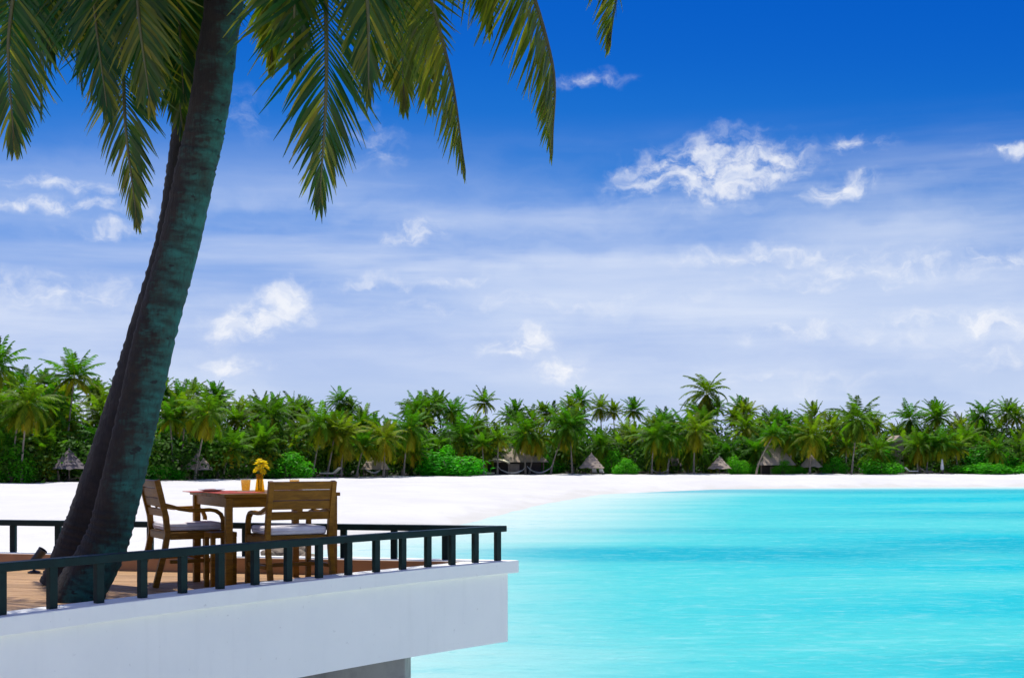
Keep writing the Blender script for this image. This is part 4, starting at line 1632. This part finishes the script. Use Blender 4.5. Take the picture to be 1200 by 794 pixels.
def umbrella(px, apex_y, w_px, eave_y, back, label, mt='thatch'):
    b = far_at(px, back)
    k_ = 1500 / b.y
    za, ze = EYE + (530 - apex_y) / k_ - b.z, EYE + (530 - eave_y) / k_ - b.z
    r = w_px / 2 / k_
    e = empty('thatched_umbrella', b)
    tag(e, label, 'beach umbrella', 'thatched umbrellas on the far beach')
    mb = MB()
    mb.tube([(0, 0, -.2), (0, 0, za - .15)], .075, 8)
    mb.build('pole', M['post'], e)
    mb = MB()
    thatch_cone(mb, r, ze, za, seed=int(px))
    mb.build('roof', M[mt], e)
    mb = MB()
    mb.lathe([(0.0, za + .22), (.06, za + .12), (.16, za - .12), (.20, za - .2)], 10)
    mb.build('roof_cap', M[mt], e)
    for i in range(6):
        a = i * math.pi / 3
        mb = MB()
        mb.tube([(0, 0, ze + (za - ze) * .78), (math.cos(a) * r * .92, math.sin(a) * r * .92, ze - .01)], .025, 5)
        mb.build('rib', M['post'], e)
    return e


umbrella(81, 526, 36, 548, -1.0, 'dark thatched beach umbrella at far left, left of the near palm trunks', 'thatch_dark')
umbrella(232, 529, 33, 549, -.6, 'pale thatched beach umbrella just left above the dining table')
umbrella(693, 531, 27, 547, -.8, 'pale thatched beach umbrella in the middle with two loungers under it')
umbrella(843, 535, 26, 548, -.5, 'pale thatched beach umbrella left of the narrow upright bush')
umbrella(950, 532, 24, 546, -.2, 'small peaked thatched umbrella right of the thatched villa')


def hip_hut(px, w_px, ridge_w, ridge_y, eave_y, back, depth, label, name, mt='thatch', closed=False, cat='hut'):
    b = far_at(px, back)
    k_ = 1500 / b.y
    zr, ze = EYE + (530 - ridge_y) / k_ - b.z, EYE + (530 - eave_y) / k_ - b.z
    hw, hr, hd = w_px / 2 / k_, ridge_w / 2 / k_, depth / 2
    e = empty(name, b)
    tag(e, label, cat, 'thatched buildings behind the far beach')
    mb = MB()
    NL = 6
    for L_ in range(NL):
        f0, f1 = L_ / NL, (L_ + 1) / NL

        def ring(f, ex, dz):
            X, Yy = hw + (hr - hw) * f + ex, hd + (0.05 - hd) * f + ex
            z = ze + (zr - ze) * f + dz
            return [(-X, -Yy, z), (X, -Yy, z), (X, Yy, z), (-X, Yy, z)]
        vs = ring(f0, .10, -.07) + ring(f1, .0, 0)
        mb.add(vs, [(0, 1, 5, 4), (1, 2, 6, 5), (2, 3, 7, 6), (3, 0, 4, 7)])
    mb.add([(-hr, -.06, zr), (hr, -.06, zr), (hr, .06, zr), (-hr, .06, zr)], [(0, 1, 2, 3)])
    mb.build('roof', M[mt], e)
    mb = MB()
    mb.sweep([(-hr - .1, 0, zr + .05), (hr + .1, 0, zr + .05)], .3, .16)
    mb.build('ridge', M[mt], e, bevel=.03)
    for sx in (-1, 1):
        for sy in (-1, 1):
            mb = MB()
            mb.tube([(sx * hw * .86, sy * hd * .86, -.2), (sx * hw * .86, sy * hd * .86, ze + .1)], .09, 8)
            mb.build('post', M['post'], e)
    if closed:
        mb = MB()
        mb.box((-hw * .8, -hd * .6, -.2), (hw * .8, hd * .8, ze + .05))
        mb.build('wall', M['dark_open'], e)
        mb = MB()
        mb.box((-.9, -hd * .6 - .06, 0), (.9, -hd * .6 - .01, ze - .35))
        mb.build('door', M['wall'], e)
    return e


hip_hut(440, 30, 13, 534, 549, 1.5, 3.0, 'open thatched hut sheltering a white hammock behind palms', 'thatched_hut')
hip_hut(906, 42, 15, 521, 544, 2.6, 6.5, 'thatched villa with dark front behind the leaning palm at the right', 'thatched_villa', 'thatch', True)
hip_hut(602, 80, 46, 524, 540.5, 5, 6.0, 'long thatched villa roof behind the cream canopy', 'thatched_villa', 'thatch', True)
hip_hut(790, 16, 6, 534, 545, 6, 2.5, 'small thatched shelter half hidden behind the grey hammock', 'thatched_hut', 'thatch_dark')

# tan villa wall showing through the trees at right
b = far_at(1054, 4.5)
vw = tag(empty('villa', b), 'tan walled villa corner showing between bushes at the right', 'building', 'villas hidden in the trees')
zt = EYE + (530 - 517) / 1500 * b.y - b.z
mb = MB()
mb.box((-.75, 0, -.3), (.75, 4, zt))
mb.build('wall', M['wall'], vw, bevel=.02)
mb = MB()
mb.add([(-1.1, -.4, zt), (1.1, -.4, zt), (1.1, 4.4, zt), (-1.1, 4.4, zt), (0, -.2, zt + 1.0), (0, 4.2, zt + 1.0)],
       [(0, 1, 4), (1, 2, 5, 4), (2, 3, 5), (3, 0, 4, 5), (3, 2, 1, 0)])
mb.build('roof', M['thatch'], vw)


def hammock(pa, pb, ya, yb, ylow, back, label, mt):
    """cloth slung between two points seen at pixel columns pa, pb"""
    A = at(pa, ya, far_at(pa, back).y)
    B = at(pb, yb, far_at(pb, back).y)
    mid = (A + B) / 2
    g = ground(mid.x, mid.y)
    lowz = EYE + (530 - ylow) / 1500 * mid.y
    e = empty('hammock', (mid.x, mid.y, g))
    tag(e, label, 'hammock', 'hammocks on the far beach')
    O = Vector((mid.x, mid.y, g))
    mb = MB()
    N = 14
    rows = []
    for i in range(N + 1):
        f = 0.12 + 0.76 * i / N
        p = A.lerp(B, f)
        sag = 4 * f * (1 - f)
        p.z = A.z + (B.z - A.z) * f - (max((A.z + B.z) / 2 - lowz, .2)) * sag
        wd = .55 * (math.sin(math.pi * i / N) ** .5 if 0 < i < N else .12)
        rows.append([p + Vector((0, -wd, .20 * wd)) - O, p + Vector((0, 0, -.14)) - O, p + Vector((0, wd, .20 * wd)) - O])
    vs = [q for r_ in rows for q in r_]
    fs = []
    for i in range(N):
        for k in range(2):
            a = i * 3 + k
            fs.append((a, a + 1, a + 4, a + 3))
    mb.add(vs, fs)
    mb.build('cloth', M[mt], e, smooth=True)
    for end, r_ in ((A, rows[0]), (B, rows[-1])):
        mb = MB()
        mb.tube([end - O, r_[1]], .03, 5)
        mb.build('rope', M['white'], e)
    return e


hammock(428, 448, 548, 547.5, 553.5, .5, 'white hammock under the open thatched hut', 'white')
hammock(584, 615, 547, 548, 554, .3, 'pale hammock left of the paired palm trunks', 'white')
hammock(618, 647, 546, 545, 553.5, .3, 'pale hammock right of the paired palm trunks', 'white')
hammock(764, 783, 549, 549, 554, .8, 'grey hammock slung between two palms in the middle', 'thatch')

# cream canopy
b = far_at(581, 1.5)
cn = tag(empty('canopy', b), 'cream cloth canopy stretched in front of the long thatched villa', 'canopy')
k_ = 1500 / b.y
zc = EYE + (530 - 541) / k_ - b.z
mb = MB()
hx = 17 / k_
NX, NY = 10, 6
vs, fs = [], []
for j in range(NY + 1):
    for i in range(NX + 1):
        u_, v_ = i / NX * 2 - 1, j / NY * 2 - 1
        vs.append((u_ * hx * (1 - .12 * (1 - v_ * v_)), v_ * 1.5 * (1 - .15 * (1 - u_ * u_)), zc + .18 * (u_ * u_ + v_ * v_) - .5 * abs(u_) ** 3 + .32 * (1 - abs(u_)) - .1 * v_ * -1))
for j in range(NY):
    for i in range(NX):
        a = j * (NX + 1) + i
        fs.append((a, a + 1, a + NX + 2, a + NX + 1))
mb.add(vs, fs)
mb.build('cloth', M['cream'], cn, smooth=True)
for sx in (-1, 1):
    for sy in (-1, 1):
        mb = MB()
        mb.tube([(sx * hx * .98, sy * 1.47, -.2), (sx * hx * .98, sy * 1.47, zc - .12)], .04, 6)
        mb.build('pole', M['post'], cn)


def lounger(px, back, rz, label, mt='white', s=1.0):
    b = far_at(px, back)
    e = empty('sun_lounger', b, rz)
    tag(e, label, 'sun lounger', 'sun loungers on the far beach')
    mb = MB()
    mb.box((-.95 * s, -.32 * s, .24 * s), (.95 * s, .32 * s, .32 * s))
    mb.build('frame', M['post'], e, bevel=.01)
    for sx in (-.8, .8):
        for sy in (-.26, .26):
            mb = MB()
            mb.box((sx * s - .03, sy * s - .03, -.05), (sx * s + .03, sy * s + .03, .24 * s))
            mb.build('leg', M['post'], e)
    mb = MB()
    mb.box((-.45 * s, -.31 * s, .32 * s), (.95 * s, .31 * s, .43 * s))
    mb.build('mattress', M[mt], e, bevel=.03)
    mb = MB()
    mb.box((-.75 * s, -.31 * s, -.05 * s), (0, .31 * s, .06 * s), Matrix.Translation((-.42 * s, 0, .38 * s)) @ Matrix.Rotation(R(42), 4, 'Y'))
    mb.build('backrest', M[mt], e, bevel=.02)
    return e


lounger(387, -.6, R(165), 'white beach lounger right of the round bush behind the table', 'cream', 1.45)
lounger(697, -.3, R(80), 'left one of two white loungers below the middle umbrella', 'white', 1.0)
lounger(705, -.3, R(80), 'right one of two white loungers below the middle umbrella', 'white', 1.0)
lounger(1068, -.2, R(10), 'white lounger at the left of the group on the right beach', 'white', 1.1)
lounger(1086, -.2, R(0), 'grey lounger left of the folded white parasol', 'thatch', 1.0)
lounger(573, -.3, R(5), 'tan lounger under the left of the cream canopy', 'cream', .9)

# folded parasol
b = far_at(1104, -1.0)
fp = tag(empty('folded_parasol', b), 'folded white parasol standing on the right beach', 'parasol')
mb = MB()
mb.tube([(0, 0, -.1), (0, 0, 2.4)], .035, 8)
mb.build('pole', M['post'], fp)
mb = MB()
mb.lathe([(0.0, 2.4), (.08, 2.25), (.2, 1.6), (.27, .95), (.25, .7), (.14, .62), (.05, .62)], 10)
mb.build('cover', M['white'], fp, smooth=True)
mb = MB()
mb.lathe([(0, 0), (.35, 0), (.35, .12), (.1, .18), (0, .18)], 14)
mb.build('base', M['dark_open'], fp)

# boulders on the near beach beyond the terrace
ROCKS = [(326, 647, .42, 'left boulder of the group on the beach under the table'), (336, 644, .55, 'large pale boulder in the middle of the group on the beach under the table'),
         (345, 648, .45, 'rounded boulder right of the large one on the beach'), (353, 643, .38, 'small boulder behind the rounded one on the beach'),
         (360, 650, .40, 'low boulder by the waterline right of the group'), (314, 649, .36, 'small boulder at the left end of the group on the beach')]
for i, (px, py, r, lab) in enumerate(ROCKS):
    d = 53.0 + (650 - py) * .5
    x = (px - 600) / 1500 * d
    z = ground(x, d)
    rr = random.Random(500 + i)
    bm = bmesh.new()
    bmesh.ops.create_icosphere(bm, subdivisions=3, radius=r)
    sv = [Vector((rr.gauss(0, 1), rr.gauss(0, 1), rr.gauss(0, 1))).normalized() for _ in range(9)]
    for v_ in bm.verts:
        for s_ in sv:
            dd = v_.co.dot(s_) - r * .72
            if dd > 0:
                v_.co -= s_ * dd * .85
        v_.co.z *= .78
        v_.co.x *= 1.2
    me = bpy.data.meshes.new('boulder')
    bm.to_mesh(me)
    bm.free()
    me.materials.append(M['rock'])
    o = link('boulder', me)
    o.location = (x, d, z + r * .35)
    o.rotation_euler = (0, 0, rr.uniform(0, 6))
    tag(o, lab, 'boulder', 'boulders on the beach below the terrace')

# palms of one row above the same landmark: told apart by their order from the left
by = {}
for o in C.objects:
    if o.get('group') == GRP:
        by.setdefault(o['label'], []).append(o)
ORD = ['leftmost', 'second from left', 'third from left', 'fourth from left', 'fifth from left', 'sixth from left', 'seventh from left', 'eighth from left']
for lab, L_ in by.items():
    if len(L_) > 1:
        L_.sort(key=lambda o: o.location.x / o.location.y)
        for i, o in enumerate(L_):
            w_ = ('left' if i == 0 else 'right') + ' of two palms' if len(L_) == 2 else ORD[min(i, 7)] + ' palm'
            o['label'] = lab.replace('palm', w_, 1)
